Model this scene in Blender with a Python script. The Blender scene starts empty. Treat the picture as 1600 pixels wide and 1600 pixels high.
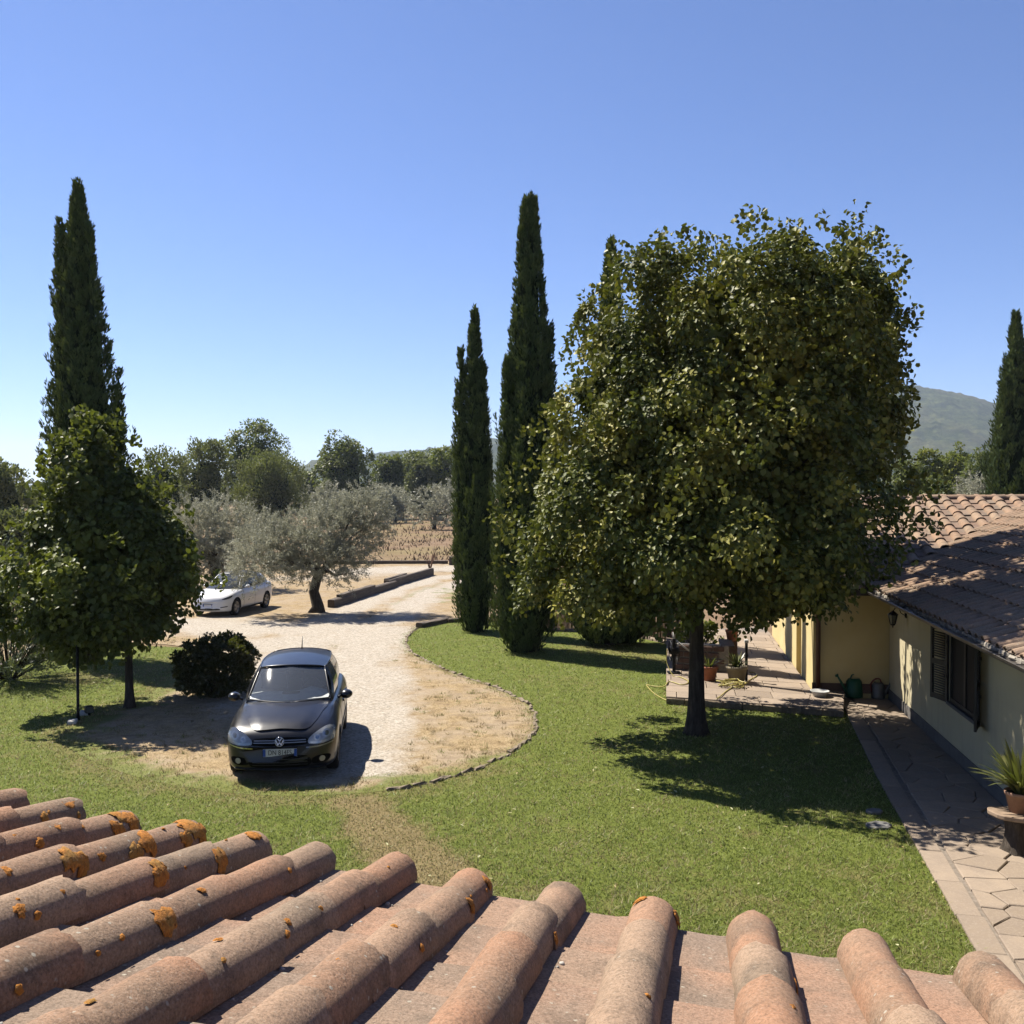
import bpy, bmesh, math, random
import numpy as np
from mathutils import Vector, Matrix
from mathutils.bvhtree import BVHTree

# ------------------------------------------------------------------ scene, camera, light
SC = bpy.context.scene
COL = SC.collection
rng = np.random.default_rng(7)
random.seed(7)
pi = math.pi

F = 1537.0                      # focal length in pixels of the 1600 px picture
EYE = np.array([0.0, 0.0, 4.55])
PITCH = math.atan(30 / F)       # looking slightly down
cd = bpy.data.cameras.new('camera')
cam = bpy.data.objects.new('camera', cd)
COL.objects.link(cam)
cd.sensor_width = 36; cd.lens = F / 1600 * 36
cd.clip_start = 0.05; cd.clip_end = 12000
cam.location = EYE
cam.rotation_euler = (pi / 2 - PITCH, 0, 0)
SC.camera = cam

SUN_AZ = math.atan2(-0.79, 0.61)      # bearing of the sun (x, y), behind the left of the view
SUN_EL = math.radians(54)
W = bpy.data.worlds.new('World'); SC.world = W; W.use_nodes = True
nt = W.node_tree; nt.nodes.clear()
sky = nt.nodes.new('ShaderNodeTexSky'); sky.sky_type = 'NISHITA'; sky.sun_disc = False
sky.sun_elevation = SUN_EL; sky.sun_rotation = SUN_AZ
sky.altitude = 100; sky.air_density = 0.88; sky.dust_density = 0.1; sky.ozone_density = 8.0
bg = nt.nodes.new('ShaderNodeBackground'); bg.inputs[1].default_value = 0.05
wo = nt.nodes.new('ShaderNodeOutputWorld')
tint = nt.nodes.new('ShaderNodeMix'); tint.data_type = 'RGBA'; tint.blend_type = 'MULTIPLY'; tint.inputs[0].default_value = 1; tint.inputs[7].default_value = (1.08, 1.04, 1.19, 1)   # white balance of the phone
nt.links.new(sky.outputs[0], tint.inputs[6]); nt.links.new(tint.outputs[2], bg.inputs[0]); nt.links.new(bg.outputs[0], wo.inputs[0])
sl = bpy.data.lights.new('sun', 'SUN'); sl.energy = 5.0; sl.angle = math.radians(0.53); sl.color = (1.0, 0.93, 0.82)
sun = bpy.data.objects.new('sun', sl); COL.objects.link(sun)
tosun = Vector((math.sin(SUN_AZ) * math.cos(SUN_EL), math.cos(SUN_AZ) * math.cos(SUN_EL), math.sin(SUN_EL)))
sun.rotation_euler = tosun.to_track_quat('Z', 'Y').to_euler(); sun.location = (-30, 30, 60)
vs = SC.view_settings
vs.view_transform = 'Standard'; vs.look = 'None'; vs.exposure = 1.35; vs.gamma = 1.0; vs.use_curve_mapping = False
SC.cycles.volume_bounces = 0
SC.cycles.transparent_max_bounces = 12
SC.cycles.max_bounces = 7

# ------------------------------------------------------------------ small helpers
def ray(u, v):
    a = (u - 800) / F; b = (800 - v) / F
    c, s = math.cos(PITCH), math.sin(PITCH)
    return np.array([a, c + b * s, -s + b * c])

def G(u, v, z=0.0):
    """the point of the level z that is seen at (u, v)"""
    d = ray(u, v); t = (z - EYE[2]) / d[2]
    return EYE + d * t

def PY(u, v, Y):
    """the point at distance Y that is seen at (u, v)"""
    d = ray(u, v); return EYE + d * (Y / d[1])

def gp(l, z=0.0):
    return np.array([G(u, v, z)[:2] for u, v in l])

def catmull(P, n, closed=False):
    P = np.asarray(P, float); m = len(P)
    if closed:
        Q = np.vstack([P[-1:], P, P[:2]]); segs = m
    else:
        Q = np.vstack([2 * P[0] - P[1], P, 2 * P[-1] - P[-2]]); segs = m - 1
    out = []
    for i in range(segs):
        p0, p1, p2, p3 = Q[i:i + 4]
        t = np.linspace(0, 1, n, endpoint=False)[:, None]
        out.append(0.5 * (2 * p1 + (p2 - p0) * t + (2 * p0 - 5 * p1 + 4 * p2 - p3) * t ** 2 + (3 * p1 - p0 - 3 * p2 + p3) * t ** 3))
    out = np.vstack(out)
    return out if closed else np.vstack([out, P[-1:]])

def tag(o, label=None, cat=None, group=None, kind=None):
    if label: o['label'] = label
    if cat: o['category'] = cat
    if group: o['group'] = group
    if kind: o['kind'] = kind
    return o

def empty(name, loc=(0, 0, 0), rz=0.0):
    o = bpy.data.objects.new(name, None); COL.objects.link(o)
    o.location = Vector([float(x) for x in loc]); o.rotation_euler = (0, 0, rz); o.empty_display_size = 0.2
    return o

def link(name, me, mat=None, parent=None, loc=None):
    o = bpy.data.objects.new(name, me); COL.objects.link(o)
    if mat is not None and not me.materials: me.materials.append(mat)
    if parent is not None: o.parent = parent
    if loc is not None: o.location = Vector([float(x) for x in loc])
    return o

def npmesh(name, V, Fa, smooth=True, attrs=None, mat=None, midx=None):
    """mesh from arrays: Fa is (n,3) or (n,4)"""
    V = np.ascontiguousarray(V, np.float32); Fa = np.ascontiguousarray(Fa, np.int32)
    me = bpy.data.meshes.new(name); k = Fa.shape[1]
    me.vertices.add(len(V)); me.vertices.foreach_set('co', V.ravel())
    me.loops.add(Fa.size); me.loops.foreach_set('vertex_index', Fa.ravel())
    me.polygons.add(len(Fa)); me.polygons.foreach_set('loop_start', np.arange(len(Fa), dtype=np.int32) * k)
    if smooth: me.polygons.foreach_set('use_smooth', np.ones(len(Fa), bool))
    for a, d in (attrs or {}).items():
        at = me.attributes.new(a, 'FLOAT', 'POINT'); at.data.foreach_set('value', np.ascontiguousarray(d, np.float32))
    if mat is not None: me.materials.append(mat)
    if midx is not None: me.polygons.foreach_set('material_index', np.asarray(midx, np.int32))
    me.update(calc_edges=True); me.validate()
    return me

class MB:
    """collects simple shapes into one mesh"""
    def __init__(s): s.v = []; s.f = []; s.sm = []
    def add(s, V, Fs, smooth=False):
        o = len(s.v); s.v.extend([tuple(map(float, p)) for p in V]); s.f.extend([tuple(i + o for i in f) for f in Fs]); s.sm.extend([smooth] * len(Fs))
        return s
    def box(s, c, size, rz=0.0, bev=0.0, jit=0.0):
        hx, hy, hz = [k / 2 for k in size]
        cx, sx = math.cos(rz), math.sin(rz)
        if bev <= 0:
            P = [(x, y, z) for z in (-hz, hz) for x, y in ((-hx, -hy), (hx, -hy), (hx, hy), (-hx, hy))]
            Fs = [(3, 2, 1, 0), (4, 5, 6, 7), (0, 1, 5, 4), (1, 2, 6, 5), (2, 3, 7, 6), (3, 0, 4, 7)]
        else:
            b = min(bev, hx * .9, hy * .9, hz * .9); P = []
            for z, i in ((-hz, b), (-hz + b, 0), (hz - b, 0), (hz, b)):
                for x, y in ((-hx + i, -hy + i), (hx - i, -hy + i), (hx - i, hy - i), (-hx + i, hy - i)): P.append((x, y, z))
            Fs = [(3, 2, 1, 0), (12, 13, 14, 15)]
            for r in range(3):
                for k in range(4): Fs.append((r * 4 + k, r * 4 + (k + 1) % 4, r * 4 + 4 + (k + 1) % 4, r * 4 + 4 + k))
        Q = []
        for x, y, z in P:
            if jit: x += random.uniform(-jit, jit); y += random.uniform(-jit, jit); z += random.uniform(-jit, jit)
            Q.append((c[0] + x * cx - y * sx, c[1] + x * sx + y * cx, c[2] + z))
        return s.add(Q, Fs)
    def tube(s, pts, rad, n=8, cap=True, smooth=True):
        pts = np.asarray(pts, float); m = len(pts)
        rad = np.broadcast_to(np.asarray(rad, float), (m,))
        T = np.gradient(pts, axis=0); T /= np.linalg.norm(T, axis=1)[:, None] + 1e-9
        ref = np.array([0, 0, 1.0]) if abs(T[0][2]) < .9 else np.array([1.0, 0, 0])
        P = []; a = np.linspace(0, 2 * pi, n, endpoint=False)
        X = np.cross(T[0], ref); X /= np.linalg.norm(X)
        for i in range(m):
            X = X - T[i] * X.dot(T[i]); X /= np.linalg.norm(X) + 1e-9; Y = np.cross(T[i], X)
            P.extend(pts[i] + rad[i] * (np.cos(a)[:, None] * X + np.sin(a)[:, None] * Y))
        Fs = [(i * n + k, i * n + (k + 1) % n, i * n + n + (k + 1) % n, i * n + n + k) for i in range(m - 1) for k in range(n)]
        if cap: Fs += [tuple(range(n))[::-1], tuple((m - 1) * n + k for k in range(n))]
        return s.add(P, Fs, smooth)
    def lathe(s, prof, c=(0, 0, 0), n=16, axis='z', smooth=True):
        P = []; a = np.linspace(0, 2 * pi, n, endpoint=False)
        for r, h in prof:
            for t in a:
                x, y, z = r * math.cos(t), r * math.sin(t), h
                if axis == 'x': x, y, z = z, x, y
                elif axis == 'y': x, y, z = y, z, x
                P.append((c[0] + x, c[1] + y, c[2] + z))
        Fs = [(i * n + k, i * n + (k + 1) % n, i * n + n + (k + 1) % n, i * n + n + k) for i in range(len(prof) - 1) for k in range(n)]
        return s.add(P, Fs, smooth)
    def mesh(s, name, mat=None):
        me = bpy.data.meshes.new(name); me.from_pydata(s.v, [], s.f)
        me.polygons.foreach_set('use_smooth', s.sm)
        if mat is not None: me.materials.append(mat)
        me.update(); return me
    def obj(s, name, mat, parent=None, loc=None): return link(name, s.mesh(name, mat), None, parent, loc)

# ---- plane regions
def inside(poly, P):
    x, y = P[:, 0], P[:, 1]; r = np.zeros(len(P), bool); n = len(poly)
    for i in range(n):
        x1, y1 = poly[i]; x2, y2 = poly[(i + 1) % n]
        c = ((y1 > y) != (y2 > y)); r ^= c & (x < (x2 - x1) * (y - y1) / ((y2 - y1) + 1e-12) + x1)
    return r

def nearest(line, P, closed=False):
    A = np.asarray(line, float); B = np.roll(A, -1, 0) if closed else A[1:]; A = A if closed else A[:-1]
    best = np.full(len(P), 1e9); pt = np.zeros((len(P), 2))
    for a, b in zip(A, B):
        d = b - a; t = np.clip(((P - a) @ d) / (d @ d + 1e-12), 0, 1); q = a + t[:, None] * d
        e = np.hypot(*(P - q).T); m = e < best; best[m] = e[m]; pt[m] = q[m]
    return best, pt

def grid_region(poly, cell):
    """quads covering a polygon, the outline followed exactly"""
    poly = np.asarray(poly, float); lo = poly.min(0) - cell; hi = poly.max(0) + cell
    nx, ny = (np.ceil((hi - lo) / cell).astype(int) + 1)
    X, Y = np.meshgrid(lo[0] + np.arange(nx) * cell, lo[1] + np.arange(ny) * cell, indexing='ij')
    P = np.stack([X.ravel(), Y.ravel()], 1); I = np.arange(nx * ny).reshape(nx, ny)
    Q = np.stack([I[:-1, :-1], I[1:, :-1], I[1:, 1:], I[:-1, 1:]], -1).reshape(-1, 4)
    C = P[Q].mean(1); Q = Q[inside(poly, C)]
    used = np.unique(Q); Pin = inside(poly, P[used]); d, q = nearest(poly, P[used], True)
    mv = (~Pin) | (d < .35 * cell)
    cnt = np.bincount(Q.ravel(), minlength=len(P))[used]
    mv |= (cnt < 4) & (d < 1.5 * cell)
    P2 = P.copy(); P2[used[mv]] = q[mv]
    remap = np.full(len(P), -1); remap[used] = np.arange(len(used))
    return P2[used], remap[Q]

def sstep(a, b, x):
    t = np.clip((x - a) / (b - a), 0, 1); return t * t * (3 - 2 * t)

def wav(P, s, seed=0):
    """cheap smooth noise in -1..1 for point arrays"""
    r = np.random.default_rng(seed); o = np.zeros(len(P)); P = P[:, :3]; amp = 0
    for k in range(7):
        d = r.normal(size=P.shape[1]); d /= np.linalg.norm(d); f = (1.0 + .55 * k) / s
        a = 1 / (1 + .45 * k); o += a * np.sin(P @ d * f * 2 * pi + r.uniform(0, 6.3)); amp += a
    return o / amp * 1.6

# ------------------------------------------------------------------ materials
def newmat(name):
    m = bpy.data.materials.new(name); m.use_nodes = True; nt = m.node_tree
    b = nt.nodes['Principled BSDF']; return m, nt, b

def si(nt, sock, val):
    if isinstance(val, bpy.types.NodeSocket): nt.links.new(val, sock)
    else:
        if sock.type == 'RGBA' and len(val) == 3: val = (*val, 1)
        sock.default_value = val

def nd(nt, t, ins=None, **props):
    n = nt.nodes.new('ShaderNode' + t)
    for k, v in props.items(): setattr(n, k, v)
    for k, v in (ins or {}).items(): si(nt, n.inputs[k], v)
    return n

def pos(nt): return nd(nt, 'NewGeometry').outputs['Position']
def obco(nt): return nd(nt, 'TexCoord').outputs['Object']
def attr(nt, a): return nd(nt, 'Attribute', attribute_name=a).outputs['Fac']
def rnd_obj(nt): return nd(nt, 'ObjectInfo').outputs['Random']
def noise(nt, vec, scale, detail=4, rough=.55, dist=0.0):
    return nd(nt, 'TexNoise', {'Vector': vec, 'Scale': scale, 'Detail': detail, 'Roughness': rough, 'Distortion': dist}).outputs['Fac']
ALB = .57      # every surface colour below is written for a brighter exposure and scaled by this
def alb(c): return tuple(x * ALB for x in c[:3]) if isinstance(c, (tuple, list)) else c
def mixc(nt, f, a, b, blend='MIX'):
    a, b = alb(a), alb(b)
    n = nd(nt, 'Mix', data_type='RGBA', blend_type=blend)
    si(nt, n.inputs[0], f); si(nt, n.inputs[6], a); si(nt, n.inputs[7], b); return n.outputs[2]
def mth(nt, op, a, b=0.0, c=None):
    n = nd(nt, 'Math', operation=op); si(nt, n.inputs[0], a); si(nt, n.inputs[1], b)
    if c is not None: si(nt, n.inputs[2], c)
    return n.outputs[0]
def ramp(nt, f, stops):
    n = nd(nt, 'ValToRGB', {'Fac': f}); e = n.color_ramp.elements
    while len(e) < len(stops): e.new(.5)
    for el, (p, c) in zip(e, stops):
        el.position = p; el.color = (*alb(c), 1) if not isinstance(c, (int, float)) else (c, c, c, 1)
    return n.outputs['Color']
def mapr(nt, v, a, b, c=0.0, d=1.0):
    return nd(nt, 'MapRange', {'Value': v, 'From Min': a, 'From Max': b, 'To Min': c, 'To Max': d}).outputs[0]
def bump(nt, b, h, strength=.5, dist=.02):
    n = nd(nt, 'Bump', {'Height': h, 'Strength': strength, 'Distance': dist}); nt.links.new(n.outputs[0], b.inputs['Normal'])
def stretch(nt, vec, s):
    return nd(nt, 'Mapping', {'Vector': vec, 'Scale': s}).outputs[0]

def plain(name, c, rough=.6, metal=0.0, var=.15, scale=8.0, spec=.3, bstr=.15, bdist=.01, c2=None):
    m, nt, b = newmat(name); v = obco(nt)
    n = noise(nt, v, scale, 5, .6); c = np.array(c)
    hi = np.array(c2) if c2 is not None else np.clip(c * (1 + var), 0, 1)
    lo = c * (1 - var)
    si(nt, b.inputs['Base Color'], ramp(nt, n, [(.3, tuple(lo)), (.7, tuple(hi))]))
    b.inputs['Roughness'].default_value = rough; b.inputs['Metallic'].default_value = metal
    b.inputs['Specular IOR Level'].default_value = spec
    if bstr: bump(nt, b, noise(nt, v, scale * 6, 4), bstr, bdist)
    return m

def leafmat(name, dark, light, alt, trans=.35, rough=.45, spec=.25, tmix=.55):
    m, nt, b = newmat(name)
    r = attr(nt, 'rnd'); c = attr(nt, 'cl')
    base = mixc(nt, r, dark, light); base = mixc(nt, c, base, alt)
    si(nt, b.inputs['Base Color'], base); b.inputs['Roughness'].default_value = rough
    b.inputs['Specular IOR Level'].default_value = spec
    tr = nd(nt, 'BsdfTranslucent', {'Color': mixc(nt, tmix, base, (.30, .36, .03), 'MIX')})
    mx = nd(nt, 'MixShader', {0: trans}); nt.links.new(b.outputs[0], mx.inputs[1]); nt.links.new(tr.outputs[0], mx.inputs[2])
    nt.links.new(mx.outputs[0], nt.nodes['Material Output'].inputs[0])
    return m

# ------------------------------------------------------------------ ground
KERB = [(760, 969), (722, 969), (690, 970), (662, 977), (643, 988), (634, 1001), (641, 1017), (670, 1035), (720, 1056), (780, 1077), (818, 1096), (835, 1115), (838, 1135), (825, 1156), (798, 1177), (750, 1200), (700, 1216), (640, 1230), (600, 1236)]
kerb = catmull(gp(KERB), 8)
drive_px = [(560, 1240), (470, 1244), (380, 1241), (290, 1230), (210, 1213), (140, 1187), (103, 1165), (100, 1148), (130, 1126), (180, 1108), (235, 1085), (262, 1052), (290, 1022), (280, 1010), (240, 1006), (190, 1006), (112, 1017), (0, 1044), (-250, 1110)]
drive = np.vstack([kerb, catmull(gp(drive_px), 4)[:-1], gp([(-250, 1110)]), gp([(-900, 940), (-900, 896), (-200, 884), (300, 880), (700, 878), (860, 878), (860, 930)])])
lawn_poly = np.vstack([gp([(-250, 1112), (0, 1045), (112, 1017), (200, 1008), (290, 1012), (450, 1040), (600, 1040), (634, 1001), (643, 988), (662, 977), (690, 970), (722, 969), (760, 969), (863, 982), (915, 985), (1000, 992), (1062, 1010), (1090, 1060), (1180, 1075), (1318, 1100), (1370, 1215)]),
                       [G(1436, 1332)[:2], G(1530, 1495)[:2], (4.62, 8.9), (4.3, 6.0), (4.3, 1.0), (-15, 1.0), (-19, 12)]])

tracks = [  # (picture points, half width in m, strength)
    ([(-100, 985), (150, 975), (330, 978), (460, 985), (560, 985), (606, 1000)], 1.7, 1.0),
    ([(500, 975), (545, 955), (590, 934), (640, 915), (690, 903), (760, 896)], 0.75, .9),
    ([(600, 975), (640, 950), (665, 932), (690, 920), (740, 908)], 0.8, .9),
    ([(585, 990), (560, 1020), (566, 1060), (560, 1110), (548, 1160), (530, 1190)], 0.95, 1.0),
    ([(460, 1000), (470, 1050), (490, 1110)], 1.5, .9),
    ([(560, 893), (640, 890), (760, 888), (900, 888)], 2.2, .9),
    ([(-100, 935), (100, 925), (300, 915)], 2.0, .45),
    ([(430, 905), (560, 900), (640, 893)], 2.0, .5),
]
tracks = [(catmull(gp(p), 6), w, s) for p, w, s in tracks]

def f_gravel(P):
    g = np.zeros(len(P)); n = wav(P, 3.4, 3) * .55 + wav(P, .9, 4) * .35 + wav(P, .4, 14) * .2
    for l, w, s in tracks:
        d, _ = nearest(l, P); g = np.maximum(g, s * (1 - sstep(w * .10, w * 2.1, d + n * w * .7)))
    return g

near_edge = catmull(gp([(760, 1200), (700, 1216), (640, 1230), (560, 1241), (470, 1245), (380, 1242), (290, 1231), (210, 1214), (140, 1188), (103, 1165), (100, 1148), (130, 1126), (180, 1108), (235, 1085), (262, 1052), (285, 1025)]), 5)
verge = gp([(690, 918), (735, 925), (735, 945), (700, 940)]); midgrass = catmull(gp([(615, 945), (650, 926), (690, 912)]), 5)
def f_green(P):
    n = wav(P, 1.6, 5) * .5 + wav(P, .5, 6) * .3
    d, _ = nearest(near_edge, P); g = 1 - sstep(-.1, 1.5, d + n * 1.0 + .15)
    dk, _ = nearest(kerb[:120], P); g = np.maximum(g, .6 * (1 - sstep(0, .55, dk + n * .25)))
    d2, _ = nearest(verge, P, True); d2 = np.where(inside(verge, P), -d2, d2); g = np.maximum(g, .75 * (1 - sstep(-1.2, 1.4, d2 + n * 2.2)))
    d3, _ = nearest(midgrass, P); g = np.maximum(g, .5 * (1 - sstep(.1, .45, d3 + n * .2)))
    return np.clip(g + .22 * sstep(.15, .8, n) * (P[:, 1] < 24), 0, 1)

strip = gp([(505, 1246), (592, 1240), (640, 1275), (745, 1355), (790, 1420), (640, 1420), (565, 1340)])
def f_dry(P):
    n = wav(P, 1.7, 8) * .5 + wav(P, .45, 9) * .35
    g = .17 + .42 * n + .13 * sstep(13.5, 10, P[:, 1])
    d, _ = nearest(strip, P, True); d = np.where(inside(strip, P), -d, d)
    g = np.maximum(g, .95 * (1 - sstep(-.2, .15, d + n * .15)))
    d, _ = nearest(near_edge, P); g = np.maximum(g, .55 * (1 - sstep(0, 1.1, d + n * .5)))
    d, _ = nearest(gp([(620, 1290), (760, 1300), (900, 1330)]), P); g = np.maximum(g, .3 * (1 - sstep(.2, 1.6, d)))
    d, _ = nearest(gp([(900, 1010), (1040, 1030)]), P); g = np.maximum(g, .5 * (1 - sstep(.2, 1.3, d + n)))
    d, _ = nearest(gp([(850, 1060), (980, 1080)]), P); g = np.maximum(g, .35 * (1 - sstep(.2, 1.3, d + n)))
    d, _ = nearest(gp([(130, 1060), (290, 1040)]), P); g = np.maximum(g, .55 * (1 - sstep(.2, 1.6, d + n)))
    return np.clip(g, 0, 1)

m_ground, nt, b = newmat('dry_field'); v = pos(nt)
n1 = noise(nt, v, .09, 5, .6); n2 = noise(nt, stretch(nt, v, (.35, 1.3, 1)), 1.1, 6, .65); n3 = noise(nt, v, 9, 5, .7)
c = ramp(nt, n2, [(.28, (.13, .075, .04)), (.48, (.26, .18, .115)), (.68, (.37, .275, .185)), (.85, (.46, .36, .25))])
c = mixc(nt, mapr(nt, n1, .42, .62), c, mixc(nt, .5, c, (.30, .27, .11)))
c = mixc(nt, mapr(nt, n3, .3, .7, .0, .5), c, (.20, .12, .06))
si(nt, b.inputs['Base Color'], c); b.inputs['Roughness'].default_value = .95; b.inputs['Specular IOR Level'].default_value = .1
bump(nt, b, n2, .9, .15)
V, Q = grid_region(np.array([(-4800, -1400), (4800, -1400), (4800, 5200), (-4800, 5200)]), 250)
tag(link('ground', npmesh('ground', np.c_[V, np.full(len(V), -.012)], Q, mat=m_ground)), 'dry brown stubble field reaching to the hills', kind='structure')

m_drive, nt, b = newmat('gravel_and_straw'); v = pos(nt)
gr = attr(nt, 'gravel'); gn = attr(nt, 'green')
nf = noise(nt, v, 38, 6, .75); nm = noise(nt, v, 4.2, 8, .78, .6); nl = noise(nt, v, 1.1, 4, .6)
vor = nd(nt, 'TexVoronoi', {'Vector': v, 'Scale': 26.0}).outputs['Color']
sep = nd(nt, 'SeparateColor', {0: vor}).outputs[0]
cg = ramp(nt, mth(nt, 'ADD', mth(nt, 'MULTIPLY', sep, .55), mth(nt, 'MULTIPLY', nf, .5)), [(.2, (.32, .275, .22)), (.5, (.53, .47, .385)), (.8, (.66, .60, .51))])
cg = mixc(nt, mapr(nt, nm, .50, .66, 0, .6), cg, (.42, .335, .24))
cs = ramp(nt, mth(nt, 'ADD', mth(nt, 'MULTIPLY', nm, .45), mth(nt, 'MULTIPLY', nf, .55)), [(.36, (.13, .085, .045)), (.45, (.30, .21, .11)), (.54, (.48, .36, .20)), (.64, (.62, .49, .30))])
cs = mixc(nt, mapr(nt, nl, .42, .62, 0, .6), cs, (.46, .37, .27)); cs = mixc(nt, mapr(nt, noise(nt, stretch(nt, v, (.7, 1.6, 1)), 2.3, 5, .7), .54, .70, 0, .7), cs, (.24, .17, .11))
cl = ramp(nt, nf, [(.3, (.09, .13, .02)), (.7, (.24, .27, .06))])
cg = mixc(nt, mapr(nt, noise(nt, stretch(nt, v, (.8, 1.3, 1)), 13, 5, .75), .55, .68, 0, .55), cg, (.27, .215, .155))
c = mixc(nt, mapr(nt, mth(nt, 'ADD', gr, mth(nt, 'MULTIPLY', mth(nt, 'SUBTRACT', nm, .5), 1.5)), .22, .74), cs, cg)
c = mixc(nt, mapr(nt, mth(nt, 'ADD', gn, mth(nt, 'MULTIPLY', mth(nt, 'SUBTRACT', nm, .5), 1.2)), .4, .75, 0, .85), c, cl)
si(nt, b.inputs['Base Color'], c); b.inputs['Roughness'].default_value = .95; b.inputs['Specular IOR Level'].default_value = .15
bump(nt, b, mth(nt, 'ADD', nf, mth(nt, 'MULTIPLY', sep, .8)), .55, .025)
V, Q = grid_region(drive, .3)
z = .004 + .012 * (wav(V, 1.5, 21) + 1) * sstep(0, .6, nearest(drive, V, True)[0])
tag(link('driveway', npmesh('driveway', np.c_[V, z], Q, attrs={'gravel': f_gravel(V), 'green': f_green(V)}, mat=m_drive)),
    'pale gravel driveway with dry straw coloured grass', kind='structure')

m_lawn, nt, b = newmat('lawn_turf'); v = pos(nt)
dr = attr(nt, 'dry'); nf = noise(nt, v, 55, 5, .75); nm = noise(nt, v, 4, 5, .65)
cl = ramp(nt, mth(nt, 'ADD', mth(nt, 'MULTIPLY', nf, .7), mth(nt, 'MULTIPLY', nm, .3)), [(.3, (.035, .055, .008)), (.55, (.19, .225, .045)), (.75, (.32, .36, .09))])
cd_ = ramp(nt, nf, [(.3, (.14, .10, .04)), (.7, (.40, .32, .16))])
c = mixc(nt, mapr(nt, mth(nt, 'ADD', dr, mth(nt, 'MULTIPLY', mth(nt, 'SUBTRACT', nm, .5), .8)), .3, .8), cl, cd_)
si(nt, b.inputs['Base Color'], c); b.inputs['Roughness'].default_value = .9; b.inputs['Specular IOR Level'].default_value = .1
bump(nt, b, nf, .6, .03)
V, Q = grid_region(lawn_poly, .3)
tag(link('lawn', npmesh('lawn', np.c_[V, np.zeros(len(V))], Q, attrs={'dry': f_dry(V)}, mat=m_lawn)), 'mown green lawn around the gravel turning circle', kind='structure')

# ---- grass blades
m_blade, nt, b = newmat('grass_blade')
r = attr(nt, 'rnd'); d = attr(nt, 'dry')
cgreen = ramp(nt, r, [(0, (.11, .145, .025)), (.5, (.27, .352, .070)), (.85, (.43, .50, .145)), (1, (.60, .57, .29))])
cdry = ramp(nt, r, [(0, (.22, .16, .07)), (.5, (.46, .36, .18)), (1, (.60, .50, .29))])
c = mixc(nt, d, cgreen, cdry); si(nt, b.inputs['Base Color'], c)
b.inputs['Roughness'].default_value = .55; b.inputs['Specular IOR Level'].default_value = .25
tr = nd(nt, 'BsdfTranslucent', {'Color': c}); mx = nd(nt, 'MixShader', {0: .45})
nt.links.new(b.outputs[0], mx.inputs[1]); nt.links.new(tr.outputs[0], mx.inputs[2]); nt.links.new(mx.outputs[0], nt.nodes['Material Output'].inputs[0])

def blades(P, h, w, lean=.55):
    n = len(P); a = rng.uniform(0, 2 * pi, n); l = rng.uniform(0, 2 * pi, n); k = np.abs(rng.normal(0, lean, n)) * h
    dx = np.stack([np.cos(a), np.sin(a), np.zeros(n)], 1) * (w / 2)[:, None]
    base = np.c_[P, np.zeros(n)]
    tip = base + np.stack([np.cos(l) * k, np.sin(l) * k, h], 1)
    V = np.stack([base - dx, base + dx, tip], 1).reshape(-1, 3)
    return V, np.arange(3 * n).reshape(n, 3)

def sample_view(n, y0, y1, power=1.0, margin=1.08):
    """random ground points inside the view, thinning with distance"""
    u = rng.random(n)
    Y = (y0 ** (1 - power) + u * (y1 ** (1 - power) - y0 ** (1 - power))) ** (1 / (1 - power)) if power != 1 else y0 * (y1 / y0) ** u
    return np.stack([rng.uniform(-1, 1, n) * Y * .5205 * margin, Y], 1)

path_clip = gp([(1308, 1106), (1370, 1215), (1436, 1332), (1530, 1495)])
def on_lawn(P):
    pat = np.array([G(1040, 1085)[:2], G(1052, 1040)[:2], (3.2, 32), (12, 32), (12, 5), (4.9, 9.3), G(1530, 1495)[:2], G(1436, 1332)[:2], G(1370, 1215)[:2], G(1318, 1106)[:2]])
    return inside(lawn_poly, P) & ~inside(pat, P)

P = sample_view(520000, 5.2, 36, 1.25)
ind = inside(drive, P); L = on_lawn(P) & ~ind
gd = np.zeros(len(P)); gd[ind] = f_green(P[ind]); gg = np.ones(len(P)); gg[ind] = f_gravel(P[ind])
keep = L | (ind & (P[:, 1] < 34) & (rng.random(len(P)) < np.clip(.5 * (1 - gg) + gd, 0, 1) * .75))
P = P[keep]; ind = ind[keep]; gd = gd[keep]
dry = f_dry(P); dry = np.where(ind, 1 - gd * .8, dry)
patch = wav(P, 1.1, 31) * .22 + wav(P, .35, 32) * .15
dv = np.clip((rng.random(len(P)) < dry + patch * .5) * rng.uniform(.5, 1, len(P)) + rng.uniform(0, .12, len(P)), 0, 1)
hh = rng.uniform(.018, .048, len(P)) * (1 + patch) * np.where(dry > .7, .75, 1)
V, T = blades(P, hh, rng.uniform(.006, .012, len(P)) * (.6 + P[:, 1] / 15), 1.15)
rn = np.clip(rng.beta(2, 2, len(P)) + patch * .6, 0, 1)
tag(link('grass', npmesh('grass', V, T, False, {'rnd': np.repeat(rn, 3), 'dry': np.repeat(dv, 3)}, m_blade)),
    'short green and straw coloured grass blades on the lawn', kind='stuff')

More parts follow.
